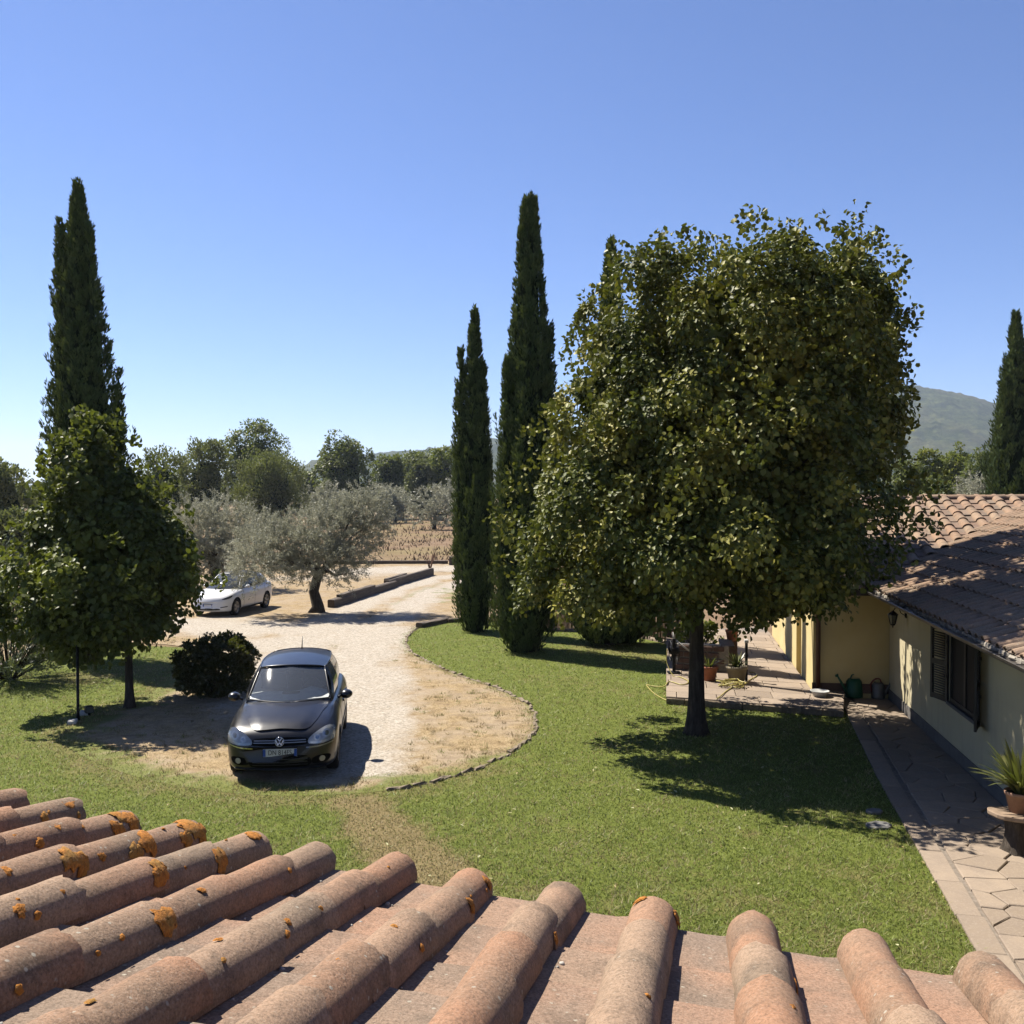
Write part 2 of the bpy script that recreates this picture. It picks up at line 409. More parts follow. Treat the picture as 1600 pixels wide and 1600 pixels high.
# tufts of dead grass on the turning circle
P0 = sample_view(5200, 14, 36, 1.0); P0 = P0[inside(drive, P0)]; g0 = f_gravel(P0) + .25 * wav(P0, 1.3, 51); P0 = P0[(g0 < rng.uniform(.0, .5, len(P0)))]
k = rng.integers(6, 22, len(P0)); P = np.repeat(P0, k, 0) + rng.normal(0, .045, (k.sum(), 2)); tone = np.repeat(rng.beta(1.6, 1.6, len(P0)), k)
V, T = blades(P, rng.uniform(.025, .075, len(P)), rng.uniform(.008, .016, len(P)), .9); V[:, 2] += .012
grn = np.repeat(rng.random(len(P0)) < .2, k)
tag(link('straw_tufts', npmesh('straw_tufts', V, T, False, {'rnd': np.repeat(np.clip(tone + rng.normal(0, .12, len(P)), 0, 1), 3), 'dry': np.repeat(np.where(grn, .3, 1.0), 3)}, m_blade)), 'tufts of dead straw coloured grass on the turning circle', kind='stuff')

# dry weeds standing in the field behind
m_weed, nt, b = newmat('dry_weed'); si(nt, b.inputs['Base Color'], ramp(nt, attr(nt, 'rnd'), [(0, (.15, .095, .055)), (.5, (.36, .25, .15)), (1, (.54, .41, .27))])); b.inputs['Roughness'].default_value = .9
n = 22000; P = sample_view(n * 2, 44, 190, 1.0); P = P[~inside(drive, P)]
k = wav(P, 9, 41) + rng.normal(0, .35, len(P)); P = P[k > -.1]
V, T = blades(P, rng.uniform(.05, .24, len(P)) * (1 + P[:, 1] / 160), rng.uniform(.03, .09, len(P)) * (.6 + P[:, 1] / 80), .6)
tag(link('dry_weeds', npmesh('dry_weeds', V, T, False, {'rnd': np.repeat(rng.beta(2, 3, len(P)) * .55, 3), 'dry': np.ones(3 * len(P))}, m_weed)),
    'dry weeds and stubble scattered over the brown field', kind='stuff')

# pebbles on the gravel, fallen leaves on the lawn
m_peb = plain('pebble_stone', (.42, .38, .32), .9, var=.5, scale=3, bstr=0)
P = sample_view(9000, 15, 40, 1.0); P = P[inside(drive, P)]; P = P[f_gravel(P) > rng.uniform(.15, .9, len(P))]
s = rng.uniform(.006, .02, len(P))
oct_ = np.array([(1, 0, 0), (0, 1, 0), (-1, 0, 0), (0, -1, 0), (0, 0, .8)])
V = (oct_[None] * rng.uniform(.6, 1.3, (len(P), 5, 3)) * s[:, None, None]) + np.c_[P, np.full(len(P), .014)][:, None]
T = (np.array([(0, 1, 4), (1, 2, 4), (2, 3, 4), (3, 0, 4)])[None] + 5 * np.arange(len(P))[:, None, None]).reshape(-1, 3)
tag(link('gravel', npmesh('gravel', V.reshape(-1, 3), T, False, mat=m_peb)), 'loose pale pebbles scattered on the driveway', kind='stuff')

# stones that edge the lawn
m_stone, nt, b = newmat('kerb_stone'); v = pos(nt)
c = ramp(nt, noise(nt, v, 14, 5, .7), [(.3, (.12, .09, .06)), (.55, (.30, .235, .165)), (.8, (.46, .38, .29))])
c = mixc(nt, rnd_obj(nt), c, mixc(nt, .5, c, (.30, .23, .15)))
si(nt, b.inputs['Base Color'], c); b.inputs['Roughness'].default_value = .95; bump(nt, b, noise(nt, v, 45, 5, .7), .6, .02)
edging = tag(empty('stone_edging', (*kerb[60], 0)), 'low curved row of small brown edging stones round the lawn bulge', 'edging')
stone_meshes = []
for k in range(6):
    mb = MB().box((0, 0, 0), (.22, .085, .075), 0, .025, .017); stone_meshes.append(mb.mesh('edging_stone', m_stone))
def stone_row(line, parent, name, meshes, step, z, jit=.02, sc=(1, 1, 1)):
    seg = np.hypot(*np.diff(line, axis=0).T); s = np.r_[0, np.cumsum(seg)]; t = 0.0
    base = np.array(parent.location)
    while t < s[-1]:
        x = np.interp(t, s, line[:, 0]); y = np.interp(t, s, line[:, 1])
        x2 = np.interp(t + .1, s, line[:, 0]); y2 = np.interp(t + .1, s, line[:, 1])
        k = random.uniform(.75, 1.25)
        o = link(name, random.choice(meshes), None, parent, (x - base[0] + random.uniform(-jit, jit), y - base[1] + random.uniform(-jit, jit), z + random.uniform(-.02, .015)))
        o.rotation_euler = (random.uniform(-.12, .12), random.uniform(-.12, .12), math.atan2(y2 - y, x2 - x) + random.uniform(-.12, .12))
        o.scale = (k * sc[0], random.uniform(.8, 1.2) * sc[1], random.uniform(.7, 1.2) * sc[2])
        t += step * k
ks = kerb[28:]
stone_row(ks, edging, 'edging_stone', stone_meshes, .245, .010, .035, (1, .9, .8))

# weathered sleepers and logs
m_wood, nt, b = newmat('weathered_timber'); v = obco(nt)
w = noise(nt, stretch(nt, v, (1.2, 22, 22)), 1.0, 6, .7)
c = ramp(nt, w, [(.3, (.045, .032, .022)), (.55, (.13, .095, .065)), (.8, (.24, .18, .13))])
si(nt, b.inputs['Base Color'], c); b.inputs['Roughness'].default_value = .9; bump(nt, b, w, .7, .02)
def beam(name, a, b_, w, h, label, group=None, z0=0.0, rag=.012):
    a = np.array(a[:2]); b_ = np.array(b_[:2]); d = b_ - a; L = float(np.hypot(*d)); n = 6
    mb = MB(); P = []; Fs = []
    for i in range(n + 1):
        x = (i / n - .5) * L
        for y, z in ((-w / 2, 0), (-w / 2, h * .88), (-w * .38, h), (w * .38, h), (w / 2, h * .88), (w / 2, 0)):
            P.append((x, y + random.uniform(-rag, rag), z + (random.uniform(-rag, rag) if z > 0 else -.01)))
    for i in range(n):
        for k in range(6): Fs.append((i * 6 + k, i * 6 + (k + 1) % 6, i * 6 + 6 + (k + 1) % 6, i * 6 + 6 + k))
    Fs += [(5, 4, 3, 2, 1, 0), tuple(n * 6 + k for k in range(6))]
    o = mb.add(P, Fs).obj(name, m_wood, None, (*((a + b_) / 2), z0)); o.rotation_euler = (0, 0, math.atan2(d[1], d[0]))
    return tag(o, label, 'timber', group)
A, B_ = G(517, 950), G(674, 899); dd = B_ - A
beam('timber_beam', A, A + dd * .55, .28, .33, 'long dark sleeper beside the nearer olive trunk, lowest of the stack', 'old timbers along the driveway')
beam('timber_beam', A + dd * .50 + [-.15, .1, 0], A + dd * 1.0, .28, .40, 'sleeper farthest up the track at the end of the timber row', 'old timbers along the driveway')
beam('timber_beam', A + dd * .06, A + dd * .34, .24, .10, 'short plank lying on top of the long dark sleeper', 'old timbers along the driveway', .335)
beam('timber_beam', A + dd * .50 + [-.2, .35, 0], A + dd * .72 + [-.25, .3, 0], .22, .46, 'short upright edged sleeper behind the middle of the timber row', 'old timbers along the driveway')
beam('timber_beam', G(655, 981), G(697, 972), .28, .16, 'flat grey timber at the tip of the lawn by the driveway', 'timbers edging the lawn')
beam('timber_beam', G(699, 973), G(752, 969), .2, .13, 'thin dark timber running to the foot of the shorter cypress', 'timbers edging the lawn')
beam('timber_beam', G(-40, 1058), G(60, 1031), .24, .17, 'dark log edging the lawn at the left edge of the picture', 'logs edging the left lawn')
beam('timber_beam', G(63, 1031), G(118, 1016), .22, .17, 'dark log edging the lawn just left of the big cypress trunk', 'logs edging the left lawn')
beam('timber_beam', G(430, 882), G(700, 881), .3, .22, 'long low log lying along the far road before the field')
beam('timber_beam', G(702, 883), G(735, 883), .5, .55, 'squat timber block beside the far road at the shorter cypress')

# ------------------------------------------------------------------ terracotta
def tile_material(name, base, pale, grey, dark, obscale=1.0, lich=.0):
    m, nt, b = newmat(name); v = obco(nt); r = rnd_obj(nt)
    off = nd(nt, 'VectorMath', operation='ADD'); nt.links.new(v, off.inputs[0])
    cmb = nd(nt, 'CombineXYZ', {0: mth(nt, 'MULTIPLY', r, 37.0), 1: mth(nt, 'MULTIPLY', r, 91.0), 2: mth(nt, 'MULTIPLY', r, 53.0)})
    nt.links.new(cmb.outputs[0], off.inputs[1]); p = off.outputs[0]
    n1 = noise(nt, p, 3.2 * obscale, 3, .5); n2 = noise(nt, p, 80 * obscale, 6, .75); n3 = noise(nt, p, 7 * obscale, 5, .6)
    c = mixc(nt, mapr(nt, r, .25, 1.0), base, pale)
    c = mixc(nt, mapr(nt, n1, .42, .66, 0, .7), c, grey)
    c = mixc(nt, mapr(nt, n3, .52, .74, 0, .75), c, dark)
    n4 = noise(nt, p, 190 * obscale, 3, .7)
    c = mixc(nt, mapr(nt, n2, .46, .68, 0, .5), c, mixc(nt, .75, c, (.05, .045, .035)))
    c = mixc(nt, mapr(nt, n4, .50, .66, 0, .55), c, (.10, .085, .065)); c = mixc(nt, mapr(nt, n4, .45, .34, 0, .4), c, (.52, .44, .35))
    sp = nd(nt, 'TexVoronoi', {'Vector': p, 'Scale': 34.0 * obscale}).outputs['Distance']
    c = mixc(nt, mth(nt, 'MULTIPLY', mapr(nt, sp, .10, .16, 1, 0), mapr(nt, n1, .5, .56)), c, (.50, .45, .36))
    si(nt, b.inputs['Base Color'], c); b.inputs['Roughness'].default_value = .92; b.inputs['Specular IOR Level'].default_value = .15
    bump(nt, b, mth(nt, 'ADD', n2, mth(nt, 'MULTIPLY', n3, .5)), .75, .007)
    return m
m_tile = tile_material('terracotta_cover', (.50, .275, .165), (.47, .335, .23), (.31, .235, .165), (.13, .10, .075))
m_pan = tile_material('terracotta_pan', (.50, .30, .20), (.42, .305, .22), (.30, .245, .195), (.14, .115, .09))

def tile_mesh(name, L, r0, r1, hgt, thick, mat, nseg=12, nl=5, seed=0, concave=False):
    """half-round tile along +y (downhill), wide end r1 at y=L; shell with real thickness"""
    rr = np.random.default_rng(seed); V = []; F_ = []
    th = np.linspace(0, pi, nseg + 1)
    for layer in (0, 1):
        for i in range(nl + 1):
            t = i / nl; r = r0 + (r1 - r0) * t - layer * thick; h = (hgt + (r1 - r0) * (t - .5) * .4) - layer * thick
            for k, a in enumerate(th):
                x = -math.cos(a) * r; z = math.sin(a) ** .9 * h * (-1 if concave else 1)
                j = rr.normal(0, .0007)
                V.append((x * (1 + j * 4), t * L + (rr.normal(0, .0052) if i in (0, nl) else 0), z + j + (thick if concave and layer else 0) * 0))
    n1 = nseg + 1; o = (nl + 1) * n1
    for i in range(nl):
        for k in range(nseg):
            a = i * n1 + k; f = (a, a + 1, a + 1 + n1, a + n1)
            F_.append(f[::-1] if not concave else f); g = tuple(q + o for q in f); F_.append(g if not concave else g[::-1])
    for k in range(nseg):
        a = k; f = (a, a + 1, a + 1 + o, a + o); F_.append(f)
        a = nl * n1 + k; F_.append((a + 1, a, a + o, a + 1 + o))
    for i in range(nl):
        for k in (0, nseg):
            a = i * n1 + k; f = (a, a + n1, a + n1 + o, a + o); F_.append(f if k == 0 else f[::-1])
    me = bpy.data.meshes.new(name); me.from_pydata(V, [], F_); me.materials.append(mat)
    me.polygons.foreach_set('use_smooth', [True] * len(F_)); me.update()
    bm = bmesh.new(); bm.from_mesh(me); bmesh.ops.recalc_face_normals(bm, faces=bm.faces)
    for e in bm.edges:
        if e.calc_face_angle(0) > .9: e.smooth = False
    bm.to_mesh(me); bm.free(); return me

# ------------------------------------------------------------------ the house we look out of
P12 = PY(1392, 1500, 2.15)
E_ = np.array([.918, -.397, 0.0]); E_ /= np.linalg.norm(E_)
az, dip = math.radians(11.3), math.radians(12.2)
R_ = np.array([math.sin(az) * math.cos(dip), math.cos(az) * math.cos(dip), -math.sin(dip)])
N_ = np.cross(E_, R_); N_ /= np.linalg.norm(N_); A_ = np.cross(R_, N_)
SP, EX = .2387, .287
house = tag(empty('house', (0, 0, 0)), 'terracotta tiled house roof filling the foreground below the view', 'house')
def frame_mat(o, x, y, z):
    M = Matrix.Identity(4)
    for i in range(3): M[i][0], M[i][1], M[i][2], M[i][3] = x[i], y[i], z[i], o[i]
    return M
deck_pts = [P12 + E_ * a + R_ * b - N_ * .062 for a, b in ((-4.3, -.03), (1.2, -.03), (1.2, -2.35), (-4.3, -2.35))]
m_mortar = plain('roof_mortar', (.16, .13, .11), .95, var=.4, scale=12, bstr=.5)
mbd = MB(); mbd.add([*deck_pts, *[p - N_ * .08 for p in deck_pts]], [(0, 3, 2, 1)[::-1], (4, 5, 6, 7)[::-1], (0, 1, 5, 4), (1, 2, 6, 5), (2, 3, 7, 6), (3, 0, 4, 7)])
roof = mbd.obj('roof', m_mortar, house)
covers = [tile_mesh('cover_tile', .385, .0500 + .0015 * (k % 3), .0605 - .0015 * (k % 2), .064 + .002 * (k % 4), .010, m_tile, 14, 5, k) for k in range(7)]
pans = [tile_mesh('pan_tile', .385, .114, .106 + .003 * (k % 2), .018 + .003 * (k % 3), .011, m_pan, 8, 4, 40 + k, True) for k in range(6)]
cover_frames = {}
for k in range(-17, 5):
    P_k = P12 + E_ * (SP * k) - A_ * (.0595 + random.uniform(-.004, .004))
    wob = random.uniform(-.008, .008); st = random.uniform(-.008, .016)
    for j in range(8):
        b = st - j * EX - (.0 if j == 0 else random.uniform(-.012, .012)) + (0 if j else 0.0)
        y0 = b - .385
        tl = random.uniform(-.016, .016)
        yv = R_ + A_ * tl; yv /= np.linalg.norm(yv); up = .014 + random.uniform(-.003, .005)
        yv = yv + N_ * (up / .385) * 1.0; yv /= np.linalg.norm(yv); xv = np.cross(yv, N_); xv /= np.linalg.norm(xv); zv = np.cross(xv, yv)
        o = P_k + R_ * y0 + A_ * (wob * math.sin(j * 1.3) + random.uniform(-.003, .003)) - N_ * .029
        M = frame_mat(o, xv, yv, zv); t = link('cover_tile', random.choice(covers), None, roof); t.matrix_world = M
        cover_frames[(k, j)] = M
    P_p = P_k + A_ * (SP * .979 / 2)
    for j in range(8):
        b = random.uniform(-.006, .006) - j * EX - .012 - (random.uniform(.0, .10) if j else 0)
        yv = R_ + N_ * .05 + A_ * random.uniform(-.02, .02); yv /= np.linalg.norm(yv); xv = np.cross(yv, N_); xv /= np.linalg.norm(xv); zv = np.cross(xv, yv)
        if random.random() < .5: pass
        o = P_p + R_ * (b - .385) - N_ * (.026 + random.uniform(-.004, .004))
        t = link('pan_tile', random.choice(pans), None, roof); t.matrix_world = frame_mat(o, xv, yv, zv)
# crusts of orange lichen on the covers, grit in the channels
m_lich, nt, b = newmat('orange_lichen'); v = obco(nt)
n1 = noise(nt, v, 110, 5, .75); n2 = noise(nt, v, 14, 3, .6)
c = ramp(nt, n1, [(.3, (.22, .10, .02)), (.5, (.66, .24, .02)), (.7, (.85, .36, .05))])
c = mixc(nt, mapr(nt, n2, .5, .65, 0, .7), c, (.42, .25, .05))
si(nt, b.inputs['Base Color'], c); b.inputs['Roughness'].default_value = .95; bump(nt, b, n1, 1.0, .008)
def lichen_patch(M, y, ang, rad, seed, res=(8, 30)):
    """irregular lumpy crust on a cover tile at y along it and ang round it"""
    rr = np.random.default_rng(seed); nr, na = res; ph = rr.uniform(0, 6.3, 4); V = []; Fs = []
    L = .385
    for i in range(nr + 1):
        for k in range(na):
            a = 2 * pi * k / na; edge = 1 + .14 * math.sin(2 * a + ph[0]) + .13 * math.sin(3 * a + ph[1]) + .12 * math.sin(7 * a + ph[2]) + rr.normal(0, .09)
            q = rad * edge * i / nr; dy = q * math.sin(a); dx = q * math.cos(a)
            yy = min(max(y + dy, .0), L + .004); t = yy / L; r = .0550 + .009 * t
            th = ang + dx / .060; th = min(max(th, -.02), pi + .02)
            h = .0005 + (.0006 * (1 - (i / nr) ** 3) + abs(rr.normal(0, .0006)) * (i < nr))
            if i == nr: h = -.001
            R1 = r + h; H1 = .0670 + (.010) * (t - .5) * .4 + h
            V.append(M @ Vector((-math.cos(th) * R1, yy, max(math.sin(th), 0) ** .9 * H1)))
    for i in range(nr):
        for k in range(na): Fs.append((i * na + k, i * na + (k + 1) % na, (i + 1) * na + (k + 1) % na, (i + 1) * na + k))
    me = bpy.data.meshes.new('lichen'); me.from_pydata(V, [], Fs); me.materials.append(m_lich)
    me.polygons.foreach_set('use_smooth', [True] * len(Fs)); me.update()
    o = link('lichen', me, None, roof)
# (row counted from the right, tile up from the eave, place along the tile, angle round it, size)
LI = [(-10, 0, .335, 1.75, .036), (-10, 0, .20, 2.5, .016), (-9, 0, .31, 1.9, .026), (-9, 0, .345, 2.35, .034), (-9, 0, .27, 2.7, .028), (-9, 0, .10, 1.75, .034), (-9, 1, .30, 1.9, .018),
      (-9, 1, .2, 2.6, .015), (-8, 0, .33, 2.0, .042), (-8, 0, .36, 2.5, .034), (-8, 0, .28, 2.7, .026), (-8, 0, .10, 1.9, .014), (-8, 1, .37, 2.45, .036), (-8, 1, .30, 2.7, .026), (-8, 1, .16, 2.5, .012),
      (-7, 0, .335, 1.9, .026), (-7, 1, .37, 2.6, .034), (-7, 1, .12, 1.9, .015), (-7, 2, .36, 2.5, .030), (-8, 2, .33, 2.4, .03), (-8, 2, .37, 2.75, .028), (-8, 2, .12, 2.1, .020), (-8, 3, .3, 2.3, .02),
      (-11, 1, .35, 2.4, .02), (-9, 2, .30, 2.5, .032), (-9, 2, .24, 2.7, .026), (-7, 3, .2, 2.3, .014), (-6, 3, .36, 2.5, .03), (-7, 4, .34, 2.5, .028), (-4, 0, .352, 2.5, .017), (-4, 1, .37, 2.6, .016), (-2, 0, .36, 2.75, .02), (-2, 0, .37, 1.0, .016), (-1, 1, .30, 3.0, .016), (-3, 1, .3, 2.95, .014), (1, 1, .25, 2.9, .02), (-12, 0, .3, 2.2, .02)]
for q, (k, j, y, a, r) in enumerate(LI):
    if (k, j) in cover_frames: lichen_patch(cover_frames[(k, j)], y, a, r, q)
rl = random.Random(12)
for q in range(64):
    k = min(-1, int(rl.gauss(-7.5, 3))); j = rl.randrange(0, 5)
    if (k, j) in cover_frames: lichen_patch(cover_frames[(k, j)], rl.uniform(.06, .36), rl.uniform(1.2, 2.8), rl.uniform(.004, .011), 200 + q, (3, 12))
m_grit = plain('roof_grit', (.5, .47, .42), .9, var=.4, scale=30, bstr=0)
def lumps(name, pts, s, mat, parent, seed=1):
    rr = np.random.default_rng(seed); bmx = bmesh.new(); bmesh.ops.create_icosphere(bmx, subdivisions=1, radius=1)
    B = np.array([v.co[:] for v in bmx.verts]); T = np.array([[v.index for v in f.verts] for f in bmx.faces]); bmx.free()
    n = len(pts); V = np.asarray(pts)[:, None] + B[None] * rr.uniform(.6, 1.25, (n, len(B), 1)) * np.asarray(s).reshape(-1, 1, 1)
    T = (T[None] + len(B) * np.arange(n)[:, None, None]).reshape(-1, 3)
    return link(name, npmesh(name, V.reshape(-1, 3), T, False, mat=mat), None, parent)
gp_, gs_ = [], []
for k in range(-14, 5):
    for _ in range(26 if k < -3 else 12):
        bb = random.uniform(-2.3, -.02); P_k = P12 + E_ * (SP * k)
        gp_.append(P_k + R_ * bb + A_ * random.uniform(.0, .02) - N_ * .026); gs_.append(random.choice([.002, .003, .003, .004, .005, .007]))
tag(lumps('grit', gp_, gs_, m_grit, roof), kind='stuff')
# facade under the eave
m_plaster = plain('warm_plaster', (.62, .50, .30), .9, var=.08, scale=2, bstr=.3)
def wall_slab(name, pts, z0, z1, mat, parent):
    mb = MB(); n = len(pts); mb.add([(*p, z0) for p in pts] + [(*p, z1) for p in pts], [tuple(range(n))[::-1], tuple(range(n, 2 * n))] + [(i, (i + 1) % n, n + (i + 1) % n, n + i) for i in range(n)])
    return mb.obj(name, mat, parent)
r2 = R_[:2] / np.linalg.norm(R_[:2]); e2 = E_[:2]
f0 = P12[:2] - r2 * .42
wall_slab('wall', [f0 + e2 * -4.2, f0 + e2 * 1.05, f0 + e2 * 1.05 - r2 * .3, f0 + e2 * -4.2 - r2 * .3], 0, 3.27, m_plaster, house)
wall_slab('wall', [f0 + e2 * 1.02 - r2 * .302, f0 + e2 * 1.02 - r2 * 2.0, f0 + e2 * .72 - r2 * 2.0, f0 + e2 * .72 - r2 * .302], 0, 3.3, m_plaster, house)
wall_slab('wall', [f0 + e2 * -3.87 - r2 * .302, f0 + e2 * -3.87 - r2 * 2.0, f0 + e2 * -4.17 - r2 * 2.0, f0 + e2 * -4.17 - r2 * .302][::-1], 0, 3.3, m_plaster, house)

# ------------------------------------------------------------------ the low farmhouse on the right
CN = G(1389, 1093); NW = G(1567, 1259)
hd = (NW - CN)[:2]; hd /= np.linalg.norm(hd)          # along the long wall, towards us
hb = np.array([-hd[1], hd[0]])                        # into the house (to the right)
if hb[0] < 0: hb = -hb
def H(a, b_, z): return np.array([CN[0] + hd[0] * a + hb[0] * b_, CN[1] + hd[1] * a + hb[1] * b_, z])
HA = math.atan2(hb[1], hb[0])
farm = tag(empty('farmhouse', H(0, 0, 0)), 'low cream farmhouse with a clay tile roof and dark shutters on the right', 'house')
def loc_(p): return np.asarray(p) - H(0, 0, 0)
m_wall, nt, b = newmat('cream_stucco'); v = obco(nt)
n1 = noise(nt, v, 1.3, 5, .6); n2 = noise(nt, v, 60, 4, .6)
c = ramp(nt, n1, [(.3, (.74, .65, .41)), (.7, (.86, .77, .50))])
c = mixc(nt, mapr(nt, noise(nt, stretch(nt, v, (2.2, 2.2, .35)), 2.2, 5, .65), .5, .75, 0, .45), c, (.50, .44, .31))
zz = nd(nt, 'SeparateXYZ', {0: v}).outputs[2]
c = mixc(nt, mth(nt, 'MULTIPLY', mapr(nt, zz, .25, .9, 1, 0), mapr(nt, n1, .3, .7, .1, .5)), c, (.42, .37, .27))
si(nt, b.inputs['Base Color'], c); b.inputs['Roughness'].default_value = .9; b.inputs['Specular IOR Level'].default_value = .15; bump(nt, b, n2, .35, .008)
m_wall2, nt, b = newmat('ochre_stucco'); v = obco(nt); n1 = noise(nt, v, 1.3, 5, .6)
si(nt, b.inputs['Base Color'], ramp(nt, n1, [(.3, (.74, .58, .25)), (.7, (.84, .68, .33))])); b.inputs['Roughness'].default_value = .9; bump(nt, b, noise(nt, v, 60, 4), .35, .008)
m_skirt = plain('grey_plinth', (.16, .15, .14), .85, var=.25, scale=4)
m_skirt2 = plain('brown_plinth', (.14, .085, .06), .85, var=.25, scale=4)
m_darkwood = plain('dark_shutter_paint', (.018, .017, .014), .55, var=.3, scale=5, spec=.4)
m_gutter = plain('painted_gutter', (.20, .18, .16), .4, metal=.6, var=.2, scale=6)
m_pipe = plain('brown_downpipe', (.10, .045, .03), .5, var=.2, scale=6)
def hwall(name, a0, a1, b0, b1, z0, z1, mat, parent=None, bev=0):
    c0 = loc_((H(a0, b0, z0) + H(a1, b1, z1)) / 2)
    o = MB().box((0, 0, 0), (abs(b1 - b0), abs(a1 - a0), abs(z1 - z0)), HA, bev).obj(name, mat, parent or farm, c0)
    return o
WH = 2.5
def at_wall(u, v):        # where a picture point lies on the long wall
    d = ray(u, v); n = np.array([hb[0], hb[1], 0]); t = ((CN - EYE) @ n) / (d @ n); p = EYE + d * t
    return (p - CN)[:2] @ hd, p[2]
# window opening from the picture
aw0, zt0 = at_wall(1487, 1010); aw1, zb1 = at_wall(1529, 1128)
W0, W1 = at_wall(1483, 1098)[0], at_wall(1531, 1132)[0]
ZS = at_wall(1484, 1096)[1]; ZT = 2.22
hwall('wall', 0, W0, 0, .3, 0, WH, m_wall); hwall('wall', W1, 16, 0, .3, 0, WH, m_wall)
hwall('wall', W0, W1, 0, .3, 0, ZS, m_wall); hwall('wall', W0, W1, 0, .3, ZT, WH, m_wall)
BW = -1.62
hwall('wall', -.3, 0, BW, -.001, 0, WH, m_wall2)
hwall('wall', -1.95, -.301, BW, BW + .3, 0, WH, m_wall2)
hwall('wall', -2.85, -1.95, BW + .16, BW + .46, 0, WH, m_wall2)
hwall('wall', -8.6, -2.85, BW, BW + .3, 0, WH, m_wall2)
hwall('wall', -8.6, -8.9, BW + .3, 7.5, 0, 2.9, m_wall)
hwall('wall', 15.7, 16, .3, 7.5, 0, WH, m_wall)
hwall('skirting', .02, 16, -.02, -.001, 0, .24, m_skirt)
hwall('skirting', .002, .02, BW - .02, -.021, .12, .33, m_skirt2)
# window: frame, panes, shutters with slats
win = hwall('window', W0, W1, .012, .06, ZS, ZS + .07, m_darkwood)
def wbox(name, a0, a1, b0, b1, z0, z1, mat): 
    o = hwall(name, a0, a1, b0, b1, z0, z1, mat, win); o.location = Vector(loc_((H(a0, b0, z0) + H(a1, b1, z1)) / 2)) - win.location; return o
m_pane, nt, b = newmat('dark_window_glass')
b.inputs['Base Color'].default_value = (.012, .013, .014, 1); b.inputs['Roughness'].default_value = .5; b.inputs['Specular IOR Level'].default_value = .06
wbox('frame', W0, W0 + .06, .012, .06, ZS + .07, ZT, m_darkwood); wbox('frame', W1 - .06, W1, .012, .06, ZS + .07, ZT, m_darkwood)
wbox('frame', (W0 + W1) / 2 - .05, (W0 + W1) / 2 + .05, .008, .058, ZS + .07, ZT, m_darkwood)
wbox('pane', W0 + .06, (W0 + W1) / 2 - .05, .03, .04, ZS + .07, ZT, m_pane); wbox('pane', (W0 + W1) / 2 + .05, W1 - .06, .03, .04, ZS + .07, ZT, m_pane)
wbox('sill', W0 - .02, W1 + .02, -.05, .128, ZS - .05, ZS, m_skirt)
def shutter(hinge_a, ang, width, label=None):
    """leaf hinged at hinge_a, turned ang from the wall plane"""
    o = empty('shutter', loc_(H(hinge_a, -.02, ZS - .03))); o.parent = farm
    d = hd * math.cos(ang) * (1 if width > 0 else -1) - hb * math.sin(ang); w = abs(width); h = ZT - ZS + .05
    yaw = math.atan2(d[1], d[0]); o.rotation_euler = (0, 0, yaw)
    fr = MB(); fr.box((.03, 0, h / 2), (.06, .04, h)); fr.box((w - .03, 0, h / 2), (.06, .04, h))
    for z in (.05, h * .5, h - .05): fr.box((w / 2, 0, z), (w - .121, .038, .09))
    fr.obj('frame', m_darkwood, o)
    sm = MB().box((0, 0, 0), (w - .121, .045, .007)).mesh('slat', m_darkwood); z = .13
    while z < h - .12:
        if abs(z - h / 2) > .06:
            s = link('slat', sm, None, o, (w / 2, 0, z)); s.rotation_euler = (.75, 0, 0)
        z += .042
    MB().box((.02, .02, h * .35), (.07, .05, .05)).box((.02, .02, h * .8), (.07, .05, .05)).obj('hinge', m_darkwood, o)
    if label: o['label'] = label
shutter(W0, .30, -.52, 'louvred shutter leaf on the far side of the window')
shutter(W1, .38, .50, 'louvred shutter leaf on the near side of the window')
# roofs ---------------------------------------------------------------
ZE = 2.44; S1 = .36; S2 = .325; RA = -5.5
def Z1(a, b_): return ZE + S1 * (b_ + .42)
def Z2(a, b_): return ZE + S2 * (.42 - a)
ZR = Z2(RA, 0); BV = (ZR - ZE) / S1 - .42
m_deckr = plain('roof_underlay', (.10, .08, .065), .95, var=.3, scale=6)
m_rt = tile_material('old_clay_tile', (.46, .29, .19), (.50, .36, .25), (.34, .265, .19), (.14, .11, .085), .6)
m_rp = tile_material('old_clay_pan', (.34, .22, .16), (.42, .30, .22), (.28, .23, .18), (.13, .11, .09), .6)
def slab(name, pts, th, mat, parent):
    n = len(pts); P = [loc_(p) for p in pts]; lo = [p - np.array([0, 0, th]) for p in P]
    return MB().add([*lo, *P], [tuple(range(n))[::-1], tuple(range(n, 2 * n))] + [(i, (i + 1) % n, n + (i + 1) % n, n + i) for i in range(n)]).obj(name, mat, parent)
roofA = slab('roof', [H(15.9, -.42, Z1(0, -.42)), H(15.9, BV, ZR), H(RA, BV, ZR), H(.42, -.42, Z1(0, -.42))], .12, m_deckr, farm)
roofB = slab('roof', [H(.42, BW - .35, Z2(.42, 0)), H(.42, -.43, Z2(.42, 0)), H(RA, BV - .01, ZR), H(RA, BW - .35, ZR)], .12, m_deckr, farm)
roofC = slab('roof', [H(RA, BW - .35, ZR), H(RA, 12, ZR), H(-9.2, 12, ZR - 1.2), H(-9.2, BW - .35, ZR - 1.2)], .12, m_deckr, farm)
roofD = slab('roof', [H(15.9, BV, ZR), H(15.9, 7.9, ZR - 1.6), H(RA, 7.9, ZR - 1.6), H(RA, BV, ZR)], .12, m_deckr, farm)
